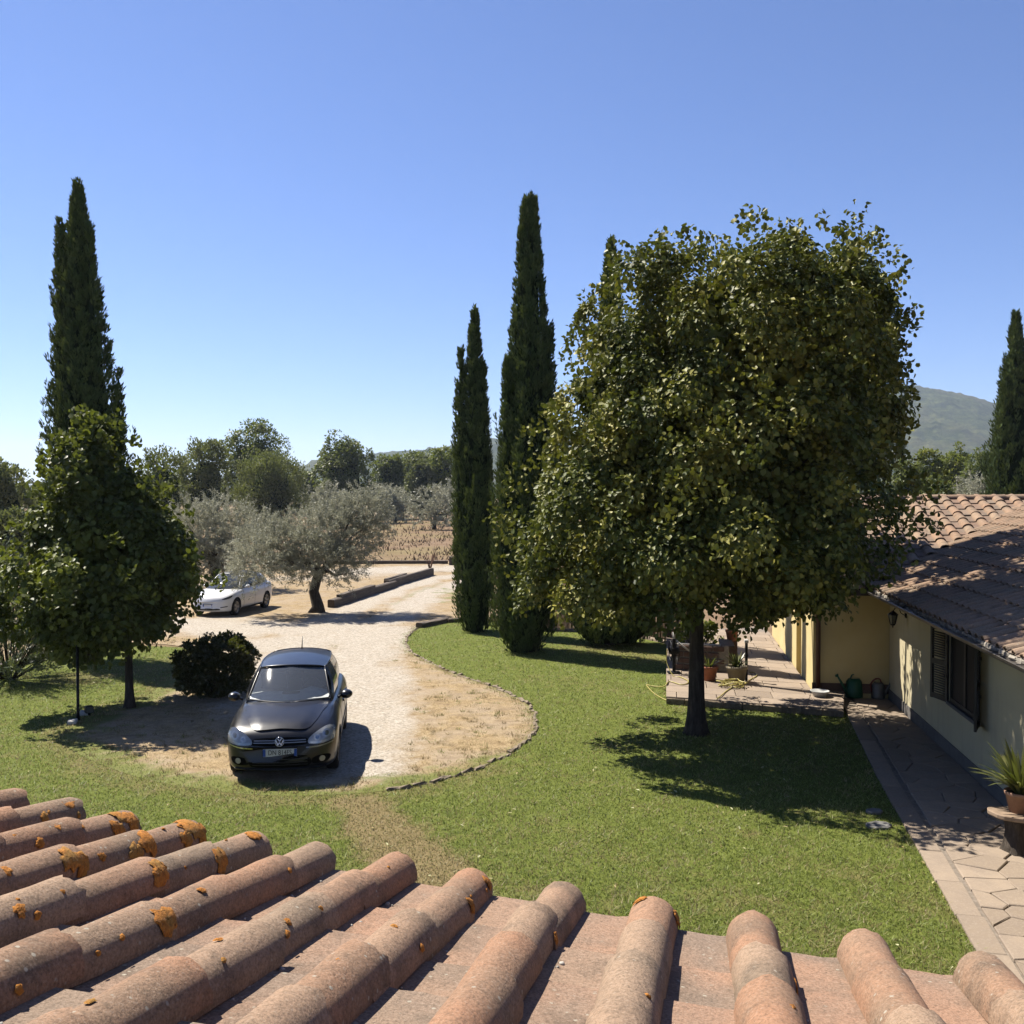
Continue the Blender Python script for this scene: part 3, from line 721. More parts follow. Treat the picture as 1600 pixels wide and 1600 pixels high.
def roof_tiles(parent, rows, down, across, zf, spacing, expo, count, name='cover_tile', seed=0, keep=lambda a, b_: True, limit=300, wide=.30):
    """rows: list of eave points (a, b); down: (da, db) downhill unit; tiles laid uphill from there"""
    rr = random.Random(seed)
    big = [tile_mesh('cover_tile', expo * 1.25, wide * spacing - .02, wide * spacing, wide * spacing * .82, .016, m_rt, 8, 2, 70 + q) for q in range(4)]
    pan = [tile_mesh('pan_tile', expo * 1.25, spacing * .40, spacing * .36, .03, .016, m_rp, 5, 2, 80 + q, True) for q in range(3)]
    spots = []
    for (a0, b0, n) in rows:
        for j in range(n):
            for kind, off in (('c', 0), ('p', .5)):
                a = a0 - down[0] * (j + 1.25) * expo + across[0] * spacing * off; b_ = b0 - down[1] * (j + 1.25) * expo + across[1] * spacing * off
                am = a + down[0] * expo * .7; bm_ = b_ + down[1] * expo * .7
                if keep(am, bm_): spots.append((kind, a, b_))
    dist = lambda s: np.hypot(*(H(s[1], s[2], 0)[:2]))
    res = {}
    for kind, meshes, nm in (('c', big, 'cover_tile'), ('p', pan, 'pan_tile')):
        sp = sorted([s for s in spots if s[0] == kind], key=dist); rest = []
        for q, (_, a, b_) in enumerate(sp):
            o = H(a, b_, zf(a, b_)); o2 = H(a + down[0] * .3, b_ + down[1] * .3, zf(a + down[0] * .3, b_ + down[1] * .3))
            y = (o2 - o); y /= np.linalg.norm(y); ac = np.append(hd * across[0] + hb * across[1], 0); n_ = np.cross(ac, y); 
            if n_[2] < 0: n_ = -n_
            y = y + n_ * (.05 if kind == 'c' else .04) + ac * rr.uniform(-.025, .025); y /= np.linalg.norm(y); x = np.cross(y, n_); x /= np.linalg.norm(x); z = np.cross(x, y)
            M = frame_mat(loc_(o) + n_ * ((.02 if kind == 'c' else .045) + rr.uniform(-.006, .006)), x, y, z)
            me = rr.choice(meshes)
            if q < limit:
                t = link(nm, me, None, parent); t.matrix_local = M
            else: rest.append((me, M))
        if rest:
            VV, FF, o_ = [], [], 0
            for me, M in rest:
                VV += [M @ v.co for v in me.vertices]; FF += [tuple(i + o_ for i in p.vertices) for p in me.polygons]; o_ = len(VV)
            m2 = bpy.data.meshes.new(nm); m2.from_pydata(VV, [], FF); m2.materials.append(rest[0][0].materials[0]); m2.update()
            tag(link(nm + 's', m2, None, parent), kind='stuff')
SPF = .31
rowsA = [(.25 + SPF * k, -.47, 10) for k in range(51)]
rowsA += [(.25 - SPF * k, -.47, 12) for k in range(1, 20)]
roof_tiles(roofA, rowsA, (0, -1), (1, 0), Z1, SPF, .44, 12, seed=3, keep=lambda a, b_: b_ < BV - .1 and Z1(a, b_) >= Z2(a, b_) - .03 and a < 15.8, limit=145)
SPB = .44
rowsB = [(.47, BW - .25 + SPB * k, 13) for k in range(18)]
roof_tiles(roofB, rowsB, (1, 0), (0, 1), Z2, SPB, .46, 13, seed=4, keep=lambda a, b_: a > RA + .15 and Z2(a, b_) >= Z1(a, b_) - .02, limit=140)
ridge = [tile_mesh('ridge_tile', .62, .12, .135, .10, .016, m_rt, 8, 2, 90 + q) for q in range(3)]
ang = math.atan2(hb[1], hb[0])
for k in range(22):
    p = loc_(H(RA, BW - .4 + .5 * k, ZR + .03)); t = link('ridge_tile', random.choice(ridge), None, roofC)
    t.matrix_local = Matrix.Translation(Vector(p)) @ Matrix.Rotation(ang - pi / 2, 4, 'Z') @ Matrix.Rotation(.02 + random.uniform(-.01, .01), 4, 'X')
# mortar bed and gutter along the long eave
mm = MB()
for k in range(64):
    mm.box(loc_(H(.6 + k * .2, -.40 + random.uniform(-.02, .02), ZE - .005)), (.13 + random.uniform(-.03, .03), .21, .075 + random.uniform(-.02, .02)), HA, .015, .012)
m_mort2 = plain('eave_mortar', (.40, .36, .30), .95, var=.35, scale=10, bstr=.6)
mm.obj('eave_mortar', m_mort2, farm)
gm = MB(); nseg = 7; P = []; L0, L1 = .55, 13
for a in np.linspace(L0, L1, 30):
    for q in range(nseg + 1):
        t = pi + pi * q / nseg; P.append(loc_(H(a, -.515 + .065 * math.cos(t), ZE - .02 + .07 * math.sin(t))))
gm.add(P, [(i * (nseg + 1) + q, i * (nseg + 1) + q + 1, (i + 1) * (nseg + 1) + q + 1, (i + 1) * (nseg + 1) + q) for i in range(29) for q in range(nseg)], True)
gm.tube([loc_(H(a, -.58, ZE - .016)) for a in np.linspace(L0, L1, 8)], .009, 5); gm.tube([loc_(H(a, -.45, ZE - .016)) for a in np.linspace(L0, L1, 8)], .009, 5)
for a in np.arange(L0 + .3, L1, .8): gm.box(loc_(H(a, -.515, ZE - .012)), (.14, .025, .012), HA)
gm.obj('gutter', m_gutter, farm)
dp = H(.06, BW + .06, 0)
MB().tube([loc_(H(.07, BW + .10, .13)), loc_(H(.07, BW + .10, 2.15)), loc_(H(.2, BW + .05, 2.3)), loc_(H(.42, BW, 2.42))], .05, 10).obj('downpipe', m_pipe, farm)

# wall lantern
m_iron = plain('black_iron', (.012, .012, .012), .5, metal=.4, var=.3, scale=10)
la, lz = at_wall(1416, 962)
lan = tag(empty('wall_lantern', H(la, 0, lz)), 'black iron coach lantern on a bracket under the farmhouse eave', 'lantern')
def lb(o): return np.append(-hb * o[0] + hd * o[1], o[2])
MB().box(lb((.012, 0, .06)), (.024, .09, .2), HA).tube([lb((.02, 0, .1)), lb((.12, 0, .17)), lb((.22, 0, .15)), lb((.26, 0, .08))], .012, 6).tube([lb((.02, 0, .0)), lb((.1, 0, .05)), lb((.14, 0, .13))], .008, 6).obj('bracket', m_iron, lan)
MB().lathe([(.01, .1), (.03, .085), (.115, .02), (.11, .01), (.03, .012)], lb((.26, 0, 0)), 6, smooth=False).obj('cap', m_iron, lan)
m_lglass, nt, b = newmat('lantern_glass'); b.inputs['Base Color'].default_value = (.10, .10, .08, 1); b.inputs['Roughness'].default_value = .15
MB().lathe([(.088, .008), (.05, -.17)], lb((.26, 0, 0)), 6, smooth=False).obj('glass', m_lglass, lan)
fr = MB()
for k in range(6):
    t = 2 * pi * k / 6; c0 = lb((.26, 0, 0)); fr.tube([c0 + [.095 * math.cos(t), .095 * math.sin(t), .012], c0 + [.055 * math.cos(t), .055 * math.sin(t), -.175]], .008, 4)
fr.lathe([(.0, -.17), (.06, -.17), (.05, -.20), (.015, -.21), (.012, -.25), (0, -.26)], lb((.26, 0, 0)), 6, smooth=False)
fr.obj('frame', m_iron, lan)

# ------------------------------------------------------------------ path of broken flagstones
def clip(poly, p, n):
    out = []; m = len(poly)
    for i in range(m):
        a, b_ = poly[i], poly[(i + 1) % m]; da, db = (a - p) @ n, (b_ - p) @ n
        if da <= 0: out.append(a)
        if da * db < 0: out.append(a + (b_ - a) * (da / (da - db)))
    return out
def convex_clip(poly, region):
    for i in range(len(region)):
        a, b_ = region[i], region[(i + 1) % len(region)]; d = b_ - a; n = np.array([d[1], -d[0]])
        poly = clip(poly, a, n)
        if len(poly) < 3: return []
    return poly
m_flag, nt, b = newmat('flagstone'); v = pos(nt); r = rnd_obj(nt)
n1 = noise(nt, v, 3.5, 5, .65); n2 = noise(nt, v, 40, 5, .7)
c = mixc(nt, r, (.30, .235, .175), (.43, .34, .255)); c = mixc(nt, mapr(nt, n1, .4, .65, 0, .6), c, (.30, .24, .19)); c = mixc(nt, mapr(nt, n2, .5, .75, 0, .5), c, (.55, .46, .36))
si(nt, b.inputs['Base Color'], c); b.inputs['Roughness'].default_value = .85; b.inputs['Specular IOR Level'].default_value = .2; bump(nt, b, n2, .4, .012)
m_joint = plain('sandy_joint', (.27, .225, .18), .95, var=.3, scale=12, bstr=.4)
def stone_piece(name, poly, z, th, mat, parent, bev=.012):
    P = np.array(poly); c0 = P.mean(0); inn = P + (c0 - P) / (np.linalg.norm(c0 - P, axis=1)[:, None] + 1e-9) * bev; n = len(P)
    tz = random.uniform(-.004, .004); dz = np.array([random.uniform(-.006, .006), random.uniform(-.006, .006)])
    V = [(*(p - c0), -th) for p in P] + [(*(p - c0), -.008 + tz) for p in P] + [(*(p - c0), tz + (p - c0) @ dz) for p in inn]
    Fs = [(i, (i + 1) % n, n + (i + 1) % n, n + i) for i in range(n)] + [(n + i, n + (i + 1) % n, 2 * n + (i + 1) % n, 2 * n + i) for i in range(n)] + [tuple(range(2 * n, 3 * n))]
    me = bpy.data.meshes.new(name); me.from_pydata(V, [], Fs); me.materials.append(mat); me.update()
    pl = parent.location; return link(name, me, None, parent, (c0[0] - pl[0], c0[1] - pl[1], z - pl[2]))
def crazy(region, n, gap, z, th, parent, name, rseed, mat, stretch_=1.0):
    rr = np.random.default_rng(rseed); R = np.asarray(region); lo, hi = R.min(0), R.max(0); S = []
    tries = 0; rad = math.sqrt((hi - lo).prod() / n) * .52
    while len(S) < n and tries < n * 60:
        p = rr.uniform(lo, hi); tries += 1
        if inside(R, p[None])[0] and all(np.hypot(*((p - q) * [1, stretch_])) > rad for q in S): S.append(p)
    S = np.array(S)
    for i, p in enumerate(S):
        poly = [p + np.array(q) for q in ((-3, -3), (3, -3), (3, 3), (-3, 3))]
        for j in np.argsort(np.hypot(*(S - p).T))[1:14]:
            q = S[j]; d = q - p; poly = clip(poly, (p + q) / 2 - d / np.linalg.norm(d) * gap / 2, d)
        poly = convex_clip(poly, R)
        if len(poly) < 3: continue
        P = np.array(poly); keepv = [k for k in range(len(P)) if np.hypot(*(P[k] - P[k - 1])) > .03]
        if len(keepv) >= 3: 
            P = P[keepv] + rr.normal(0, .008, (len(keepv), 2)); stone_piece(name, P, z, th, mat, parent)
PL = gp([(1318, 1106), (1370, 1215), (1436, 1332), (1530, 1495)])       # lawn side of the path
PL = np.vstack([PL, PL[-1] + (PL[-1] - PL[0]) * .35])
def wall_pt(a): return H(a, -.03, 0)[:2]
a_end = (PL[-1] - CN[:2]) @ hd
path_o = MB().add([(*PL[0], .008), *[(*p, .008) for p in PL[1:]], (*wall_pt(a_end), .008), (*wall_pt(0.05), .008), (*H(0.05, -.95, 0)[:2], .008)], [tuple(range(len(PL) + 3))[::1]]).obj('path', m_joint)
me = path_o.data; bm = bmesh.new(); bm.from_mesh(me); bmesh.ops.recalc_face_normals(bm, faces=bm.faces)
if bm.faces[0].normal.z < 0: bmesh.ops.reverse_faces(bm, faces=bm.faces)
bm.to_mesh(me); bm.free()
tag(path_o, 'flagstone path between the lawn and the farmhouse wall', kind='structure')
side = (PL[-1] - PL[0]); side /= np.linalg.norm(side); inn = np.array([-side[1], side[0]])
if inn[0] < 0: inn = -inn
L = np.hypot(*(PL[-1] - PL[0])); t = 0.0; KW = .27
while t < L:
    l = random.uniform(.75, 1.15); pA = PL[0] + side * (t + .008); pB = PL[0] + side * (min(t + l, L) - .008)
    ia = np.interp(t, np.r_[0, np.cumsum(np.hypot(*np.diff(PL, axis=0).T))], PL[:, 0]) - pA[0]
    stone_piece('border_stone', [pA + [ia, 0], pA + inn * KW + [ia, 0], pB + inn * KW + [ia, 0], pB + [ia, 0]], .036, .05, m_flag, path_o); t += l
q0 = PL[0] + inn * (KW + .03); q1 = PL[-1] + inn * (KW + .03)
reg = np.array([q0 - side * .9, q1, wall_pt(a_end), wall_pt(.06)])
if np.cross(reg[1] - reg[0], reg[2] - reg[1]) < 0: reg = reg[::-1]
crazy(reg, 120, .014, .034, .04, path_o, 'paving_stone', 5, m_flag, 1.25)

# ------------------------------------------------------------------ raised terrace
TZ = .16
t0, t1 = G(1041, 1088, TZ)[:2], G(1318, 1108, TZ)[:2]; t2 = H(.0, BW - .03, 0)[:2]
ft = t1 - t0; ft /= np.linalg.norm(ft); bk = -hd
tb = 11.0
wc = H(.03, BW - .022, 0)[:2]
tm = t0 + ft * ((wc - t0) @ ft)
polyA = np.array([t0, tm, wc, H(-tb, BW - .022, 0)[:2], t0 + bk * (tb - 1.0)]); polyB = np.array([tm + ft * .004, t1, H(.03, -.95, 0)[:2], wc + ft * .004])
tc = t0.copy()
mbt = MB()
for pg in (polyA, polyB):
    n = len(pg); mbt.add([(*(p - tc), -.3) for p in pg] + [(*(p - tc), -.035) for p in pg], [tuple(range(n))[::-1], tuple(range(n, 2 * n))] + [(i, (i + 1) % n, n + (i + 1) % n, n + i) for i in range(n)])
terr = mbt.obj('terrace', m_joint, None, (*tc, TZ))
tag(terr, 'raised stone terrace beside the farmhouse behind the big tree', kind='structure')
y = -.6
while y < tb:
    dpt = random.uniform(.55, .72); x = -1.0 + random.uniform(0, .4)
    while x < 9:
        w = random.uniform(.55, .95); q = [t0 + ft * (x + .008) + bk * (y + .008), t0 + ft * (x + w - .008) + bk * (y + .008), t0 + ft * (x + w - .008) + bk * (y + dpt - .008), t0 + ft * (x + .008) + bk * (y + dpt - .008)]
        for pg in (polyA, polyB):
            pc = convex_clip(q, pg)
            if len(pc) >= 3:
                P = np.array(pc); P = P[[k for k in range(len(P)) if np.hypot(*(P[k] - P[k - 1])) > .02]]
                if len(P) >= 3 and np.ptp(P, axis=0).min() > .05: stone_piece('paving_slab', P, TZ, .06, m_flag, terr)
        x += w
    y += dpt
# the dark riser stones under its front edge
nR = 9; Lr = np.hypot(*(t1 - t0))
for k in range(nR):
    a, b_ = t0 + ft * (Lr * k / nR + .01), t0 + ft * (Lr * (k + 1) / nR - .01)
    m_ = (a + b_) / 2 - bk * .03 - tc
    o = MB().box((0, 0, 0), (np.hypot(*(b_ - a)), .07, .135), math.atan2(ft[1], ft[0]), .012, .008).obj('riser_stone', m_stone, terr, (*m_, -.095))

# ------------------------------------------------------------------ trees
m_bark, nt, b = newmat('dark_bark'); v = obco(nt)
n1 = noise(nt, stretch(nt, v, (9, 9, 1.6)), 2.0, 6, .7)
c = ramp(nt, n1, [(.3, (.035, .028, .022)), (.55, (.10, .082, .065)), (.8, (.20, .17, .14))]); si(nt, b.inputs['Base Color'], c)
b.inputs['Roughness'].default_value = .95; b.inputs['Specular IOR Level'].default_value = .1; bump(nt, b, n1, .9, .03)
L_lime = leafmat('lime_leaf', (.032, .050, .012), (.19, .222, .048), (.52, .46, .088), .14, .5, .14)
L_young = leafmat('young_lime_leaf', (.045, .065, .014), (.16, .195, .045), (.33, .36, .075), .25, .48, .18)
L_cyp = leafmat('cypress_spray', (.030, .055, .022), (.105, .160, .058), (.18, .23, .08), .12, .7, .1)
L_olive = leafmat('olive_leaf', (.24, .25, .165), (.58, .58, .42), (.70, .68, .49), .30, .5, .3, .0)
L_oak = leafmat('oak_leaf', (.06, .085, .026), (.21, .26, .08), (.28, .30, .08), .33, .5, .25)
L_grey = leafmat('grey_green_leaf', (.08, .10, .045), (.28, .31, .14), (.34, .34, .15), .3, .6, .2)
L_bright = leafmat('bright_leaf', (.10, .14, .022), (.28, .33, .05), (.42, .40, .08), .35, .5, .2)
L_bush = leafmat('bush_leaf', (.028, .036, .011), (.085, .090, .028), (.15, .12, .03), .25, .4, .4)
L_olea = leafmat('oleander_leaf', (.08, .11, .05), (.25, .30, .15), (.40, .42, .23), .25, .4, .35)
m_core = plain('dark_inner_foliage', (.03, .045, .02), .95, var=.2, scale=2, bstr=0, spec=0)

def nrm(a): return a / (np.linalg.norm(a, axis=-1, keepdims=True) + 1e-9)

def leaf_arrays(C, T, Nn, l, w, kind='leaf', fold=.18):
    """C base points, T tip directions, Nn rough normals"""
    T = nrm(T); S = nrm(np.cross(T, Nn)); U = np.cross(S, T); l = l[:, None]; w = w[:, None]; n = len(C)
    if kind == 'leaf':
        V = np.stack([C, C + T * l * .12 - S * w * .42 + U * w * fold, C + T * l * .58 - S * w * .48 + U * w * fold, C + T * l - U * l * .1,
                      C + T * l * .58 + S * w * .48 + U * w * fold, C + T * l * .12 + S * w * .42 + U * w * fold], 1)
        Q = np.array([(0, 3, 2, 1), (0, 5, 4, 3)]); m = 6
    else:
        V = np.stack([C, C + T * l * .45 - S * w * .5, C + T * l, C + T * l * .45 + S * w * .5], 1); Q = np.array([(0, 3, 2, 1)]); m = 4
    return V.reshape(-1, 3), (Q[None] + m * np.arange(n)[:, None, None]).reshape(-1, 4), m

def crown_mesh(name, C, T, Nn, l, w, rnd, cl, mat, kind='leaf', fold=.18):
    V, Q, m = leaf_arrays(C, T, Nn, l, w, kind, fold)
    return npmesh(name, V, Q, False, {'rnd': np.repeat(rnd, m), 'cl': np.repeat(np.clip(cl, 0, 1), m)}, mat)

def clump_leaves(CC, AX, RC, per, ll, aspect, droop=.45, flat=.6, rs=0, outer=None, shell=.0):
    """leaves gathered in clumps: centres CC, axes AX, radii RC"""
    rr = np.random.default_rng(rs); k = len(CC); n = k * per; idx = np.repeat(np.arange(k), per)
    D = nrm(rr.normal(size=(n, 3))); R = rr.random(n) ** (1 / 2.2); A = AX[idx]
    D = nrm(D + A * .55); off = D * (R * RC[idx])[:, None]; al = (off * A).sum(1, keepdims=True); off = off - A * al * (1 - flat)
    C = CC[idx] + off
    outw = nrm(off + A * RC[idx][:, None] * .4)
    T = nrm(outw * .55 + np.array([0, 0, -droop * 1.5]) + rr.normal(0, .36, (n, 3)))
    Nn = nrm(outw * 1.0 + np.array([0, 0, .28]) + rr.normal(0, .32, (n, 3)))
    l = ll * rr.uniform(.65, 1.25, n); w = l * aspect * rr.uniform(.8, 1.15, n)
    return C, T, Nn, l, w, idx, R

def trunk_obj(name, pts, rad, parent, mat=None, n=10, wob=.0):
    return MB().tube(pts, rad, n).obj(name, mat or m_bark, parent)

def px_profile(rows, Y, X0):
    """(v, u_left, u_right) outline at distance Y -> z, centre offset, half width"""
    z, c0, hw = [], [], []
    for v, a, b_ in rows:
        p, q = PY(a, v, Y), PY(b_, v, Y); z.append(p[2]); c0.append((p[0] + q[0]) / 2 - X0); hw.append((q[0] - p[0]) / 2)
    o = np.argsort(z); return np.array(z)[o], np.array(c0)[o], np.array(hw)[o]

def broadleaf(name, base, rows, Y, nclump, per, ll, mat, label, cat, seed, trunk_r, trunk_top, lobes=.16, rc=(.28, .55), yellow=None, shoots=0, depth=1.0, group=None, aspect=.92, hollow=.45, dyc=0.0, inner=0):
    rr = np.random.default_rng(seed); X0, Y0 = base[0], base[1]
    zt, ct, ht = px_profile(rows, Y, X0); z0, z1 = zt[0], zt[-1]
    # clump centres near an uneven envelope
    zs = np.linspace(z0, z1, 200); wgt = np.interp(zs, zt, ht) ** 1.0 + .15; cdf = np.cumsum(wgt) / wgt.sum()
    z = np.interp(rr.random(nclump), cdf, zs); ph = rr.uniform(0, 2 * pi, nclump)
    rad = np.interp(z, zt, ht); D = np.stack([np.cos(ph), np.sin(ph), (z - z0) / (z1 - z0) * 2.5], 1)
    lob = 1.09 - lobes * (.5 - .5 * wav(D, .55, seed))
    RC = rr.uniform(*rc, nclump) * np.clip(rad / 1.2, .5, 1)
    q = 1 - hollow * rr.random(nclump) ** 1.15
    R = np.maximum(rad * lob - RC * .62, .05) * q
    CC = np.stack([np.cos(ph) * R + np.interp(z, zt, ct), np.sin(ph) * R * depth + dyc, z], 1)
    CC[:, 2] = np.clip(z, z0 + RC * .6, z1 - RC * .7)
    # caps: the top and bottom get clumps across their width
    AX = nrm(np.stack([np.cos(ph), np.sin(ph), .25 + 1.6 * sstep(.75, 1.0, (z - z0) / (z1 - z0)) + .3 * rr.normal(size=nclump)], 1))
    parts = [clump_leaves(CC, AX, RC, per, ll, aspect, .30, .55, seed + 1)]
    ncl = nclump
    if inner:     # the dense dim inside of the crown
        zi = np.interp(rr.random(inner), cdf, zs); pi_ = rr.uniform(0, 2 * pi, inner); ri = np.interp(zi, zt, ht) * .63 * np.sqrt(rr.random(inner)); zi = z0 + .45 + (zi - z0) / (z1 - z0) * (z1 - z0 - 1.1)
        parts.append((np.stack([np.cos(pi_) * ri + np.interp(zi, zt, ct), np.sin(pi_) * ri * depth + dyc, zi], 1), rr.normal(0, 1, (inner, 3)) - [0, 0, .6], rr.normal(0, 1, (inner, 3)), ll * 1.8 * rr.uniform(.7, 1.2, inner), ll * 1.7 * rr.uniform(.7, 1.2, inner)))
    if shoots:
        k = shoots; ph2 = rr.uniform(0, 2 * pi, k); zz = rr.uniform(z0 + .12 * (z1 - z0), z1 - .15, k); kt = k // 4; zz[:kt] = z1 - rr.uniform(.1, .7, kt)
        r2 = np.interp(zz, zt, ht) * rr.uniform(.86, 1.0, k); r2[:kt] *= rr.uniform(.15, 1, kt)
        S = np.stack([np.cos(ph2) * r2 + np.interp(zz, zt, ct), np.sin(ph2) * r2 * depth + dyc, zz + rr.uniform(.0, .25, k)], 1)
        parts.append(clump_leaves(S, nrm(np.stack([np.cos(ph2) * .6, np.sin(ph2) * .6, np.ones(k)], 1)), rr.uniform(.14, .26, k), 20, ll, aspect, -.15, 1.5, seed + 2))
    C = np.vstack([p[0] for p in parts]); T = np.vstack([p[1] for p in parts]); Nn = np.vstack([p[2] for p in parts]); l = np.concatenate([p[3] for p in parts]); w = np.concatenate([p[4] for p in parts])
    n = len(C); cl0 = rr.normal(0, .22, ncl)[parts[0][5]]
    cl = np.concatenate([cl0, np.full(n - len(cl0), .08)]) + rr.normal(0, .18, n)
    cl += yellow(C) if yellow else 0
    # inner mass of leaves, seen only as depth
    rnd = np.clip(rr.beta(2, 2, n), 0, 1)
    tree = tag(empty(name, (X0, Y0, 0)), label, cat, group)
    tag(link('crown', crown_mesh('crown', C, T, Nn, l, w, rnd, cl, mat), None, tree), kind='stuff')
    # trunk and limbs
    tt = np.array([0, .02, .05, .1, .25, .5, .75, 1.0]); flare = 1 + .8 * np.exp(-tt * 24)
    lean = rr.normal(0, .03, 2)
    pts = np.stack([lean[0] * np.sin(tt * 3), lean[1] * np.sin(tt * 2.4), tt * trunk_top - .03], 1)
    tr = trunk_obj('trunk', pts, trunk_r * flare * (1 - .55 * tt), tree, n=14)
    nb = 12 if nclump > 200 else 7; sel = rr.choice(np.where(CC[:, 2] > z0 + .3 * (z1 - z0))[0], nb, replace=False); mb = MB()
    for s in sel:
        e = CC[s]; t0_ = rr.uniform(.5, .95); a = np.array([np.interp(t0_, tt, pts[:, 0]), np.interp(t0_, tt, pts[:, 1]), t0_ * min(trunk_top, max(e[2] * .9, z0)) ])
        m_ = a * .45 + e * .55 + np.array([0, 0, .25]); mb.tube([a, (a + m_) / 2 + [0, 0, .1], m_, e], [trunk_r * .42, trunk_r * .33, trunk_r * .22, trunk_r * .07], 7)
    mb.obj('limbs', m_bark, tree)
    return tree

bigbase = G(1088, 1146)
rowsBig = [(396, 1090, 1300), (404, 1000, 1345), (410, 965, 1372), (450, 932, 1390), (500, 902, 1400), (560, 876, 1394), (620, 852, 1385), (700, 818, 1398), (780, 780, 1424), (850, 770, 1424), (885, 772, 1400), (915, 795, 1355), (935, 850, 1310), (952, 960, 1240)]
broadleaf('lime_tree', bigbase, rowsBig, bigbase[1], 420, 260, .088, L_lime, 'large full crowned lime tree on the lawn with yellowing leaves', 'tree', 11, .150, 7.2,
          lobes=.34, rc=(.34, .74), depth=1.06, dyc=-.1, inner=11000, yellow=lambda C: .11 + .24 * wav(C, 1.6, 5), shoots=420)
sb = np.array([4.36, 23.3, TZ])
broadleaf('lime_tree', sb, [(430, 1215, 1345), (460, 1180, 1395), (520, 1160, 1412), (580, 1155, 1418), (640, 1160, 1410), (690, 1180, 1400), (720, 1210, 1370)], 22.8, 130, 130, .13, L_lime, 'second lime tree standing behind the large one by the farmhouse wing', 'tree', 12, .14, 5.0, lobes=.15, rc=(.4, .8), depth=1.45, dyc=-.5)
yb = G(203, 1106)
rowsY = [(660, 146, 162), (690, 98, 192), (712, 70, 208), (745, 66, 232), (780, 60, 262), (830, 36, 308), (880, 4, 346), (925, -14, 350), (965, 6, 318), (995, 60, 262), (1022, 75, 245)]
broadleaf('lime_tree', yb, rowsY, yb[1], 120, 190, .112, L_young, 'young broadleaf tree with a slim trunk left of the black car', 'tree', 23, .085, 4.6,
          lobes=.30, rc=(.30, .58), yellow=lambda C: .08 + .14 * wav(C, 1.2, 9), shoots=110, inner=2600)

def cypress(name, base, leaders, label, seed, per=26, dens=1.0, mat=None, trunk=True, leaf=.15, group='Italian cypresses', skirt=None):
    """leaders: (dx, dy, z0, z1, R, power) flame shaped masses of upright sprays"""
    rr = np.random.default_rng(seed); tree = tag(empty(name, (base[0], base[1], 0)), label, 'tree', group)
    AC, AT, AN, AL, AW, AR, AK = [], [], [], [], [], [], []; core = MB()
    for (dx, dy, z0, z1, R, pw, lx) in leaders:
        z1 = z1 - .28; h = z1 - z0
        def prof(t): return R * np.minimum(1, (1 - t) ** (pw + .33) * 1.55) * (.55 + .45 * sstep(0, .07, t)) + .02
        n = int(h * R * 105 * dens); t = rr.random(n) ** 1.12; ph = rr.uniform(0, 2 * pi, n)
        rib = 1 + .07 * np.sin(ph * 5 + 3 * t + seed) + .17 * wav(np.stack([np.cos(ph) * 1.6, np.sin(ph) * 1.6, (z0 + t * h) * .45], 1), .8, seed) - .05
        r = prof(t) * rib * rr.uniform(.82, 1.05, n); r[:n // 14] *= rr.uniform(1.04, 1.17, n // 14)
        z = z0 + t * h; lean = lx * t
        CC = np.stack([dx + lean + np.cos(ph) * r, dy + np.sin(ph) * r, z], 1)
        hh = rr.uniform(.24, .58, n) * (1 - .45 * t) * leaf / .15; idx = np.repeat(np.arange(n), per); m = len(idx)
        s = rr.random(m); out = np.stack([np.cos(ph), np.sin(ph), np.zeros(n)], 1)[idx]
        fr = .075 * (1 - .6 * t[idx]) * leaf / .15 * np.sin(pi * np.clip(s * .85 + .12, 0, 1)); a = rr.uniform(0, 2 * pi, m)
        tang = np.stack([-out[:, 1], out[:, 0], np.zeros(m)], 1)
        C = CC[idx] + np.array([0, 0, 1.0]) * (s * hh[idx])[:, None] + out * (np.cos(a) * fr + s * .05)[:, None] + tang * (np.sin(a) * fr)[:, None]
        T = np.array([0, 0, 1.0]) + out * (.28 + .3 * np.cos(a))[:, None] + tang * (.5 * np.sin(a))[:, None] + rr.normal(0, .18, (m, 3))
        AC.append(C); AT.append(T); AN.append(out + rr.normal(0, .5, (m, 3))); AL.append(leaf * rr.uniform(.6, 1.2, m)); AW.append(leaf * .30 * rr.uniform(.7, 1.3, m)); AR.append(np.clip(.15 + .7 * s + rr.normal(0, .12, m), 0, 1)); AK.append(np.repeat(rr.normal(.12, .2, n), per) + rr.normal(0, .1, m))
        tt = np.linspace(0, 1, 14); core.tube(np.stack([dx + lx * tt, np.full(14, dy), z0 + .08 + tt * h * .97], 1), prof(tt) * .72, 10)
    C = np.vstack(AC); cat = np.concatenate
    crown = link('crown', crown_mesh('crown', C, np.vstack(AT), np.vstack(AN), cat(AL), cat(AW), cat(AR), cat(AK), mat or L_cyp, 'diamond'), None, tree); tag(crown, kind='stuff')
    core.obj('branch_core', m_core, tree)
    if trunk: trunk_obj('trunk', [(0, 0, -.02), (.02, 0, .3), (0, .02, .9), (0, 0, 2.2)], [.24, .17, .15, .12], tree, n=10)
    return tree
def zt(v, Y): return PY(800, v, Y)[2]
def dxp(u, v, Y, X0): return PY(u, v, Y)[0] - X0
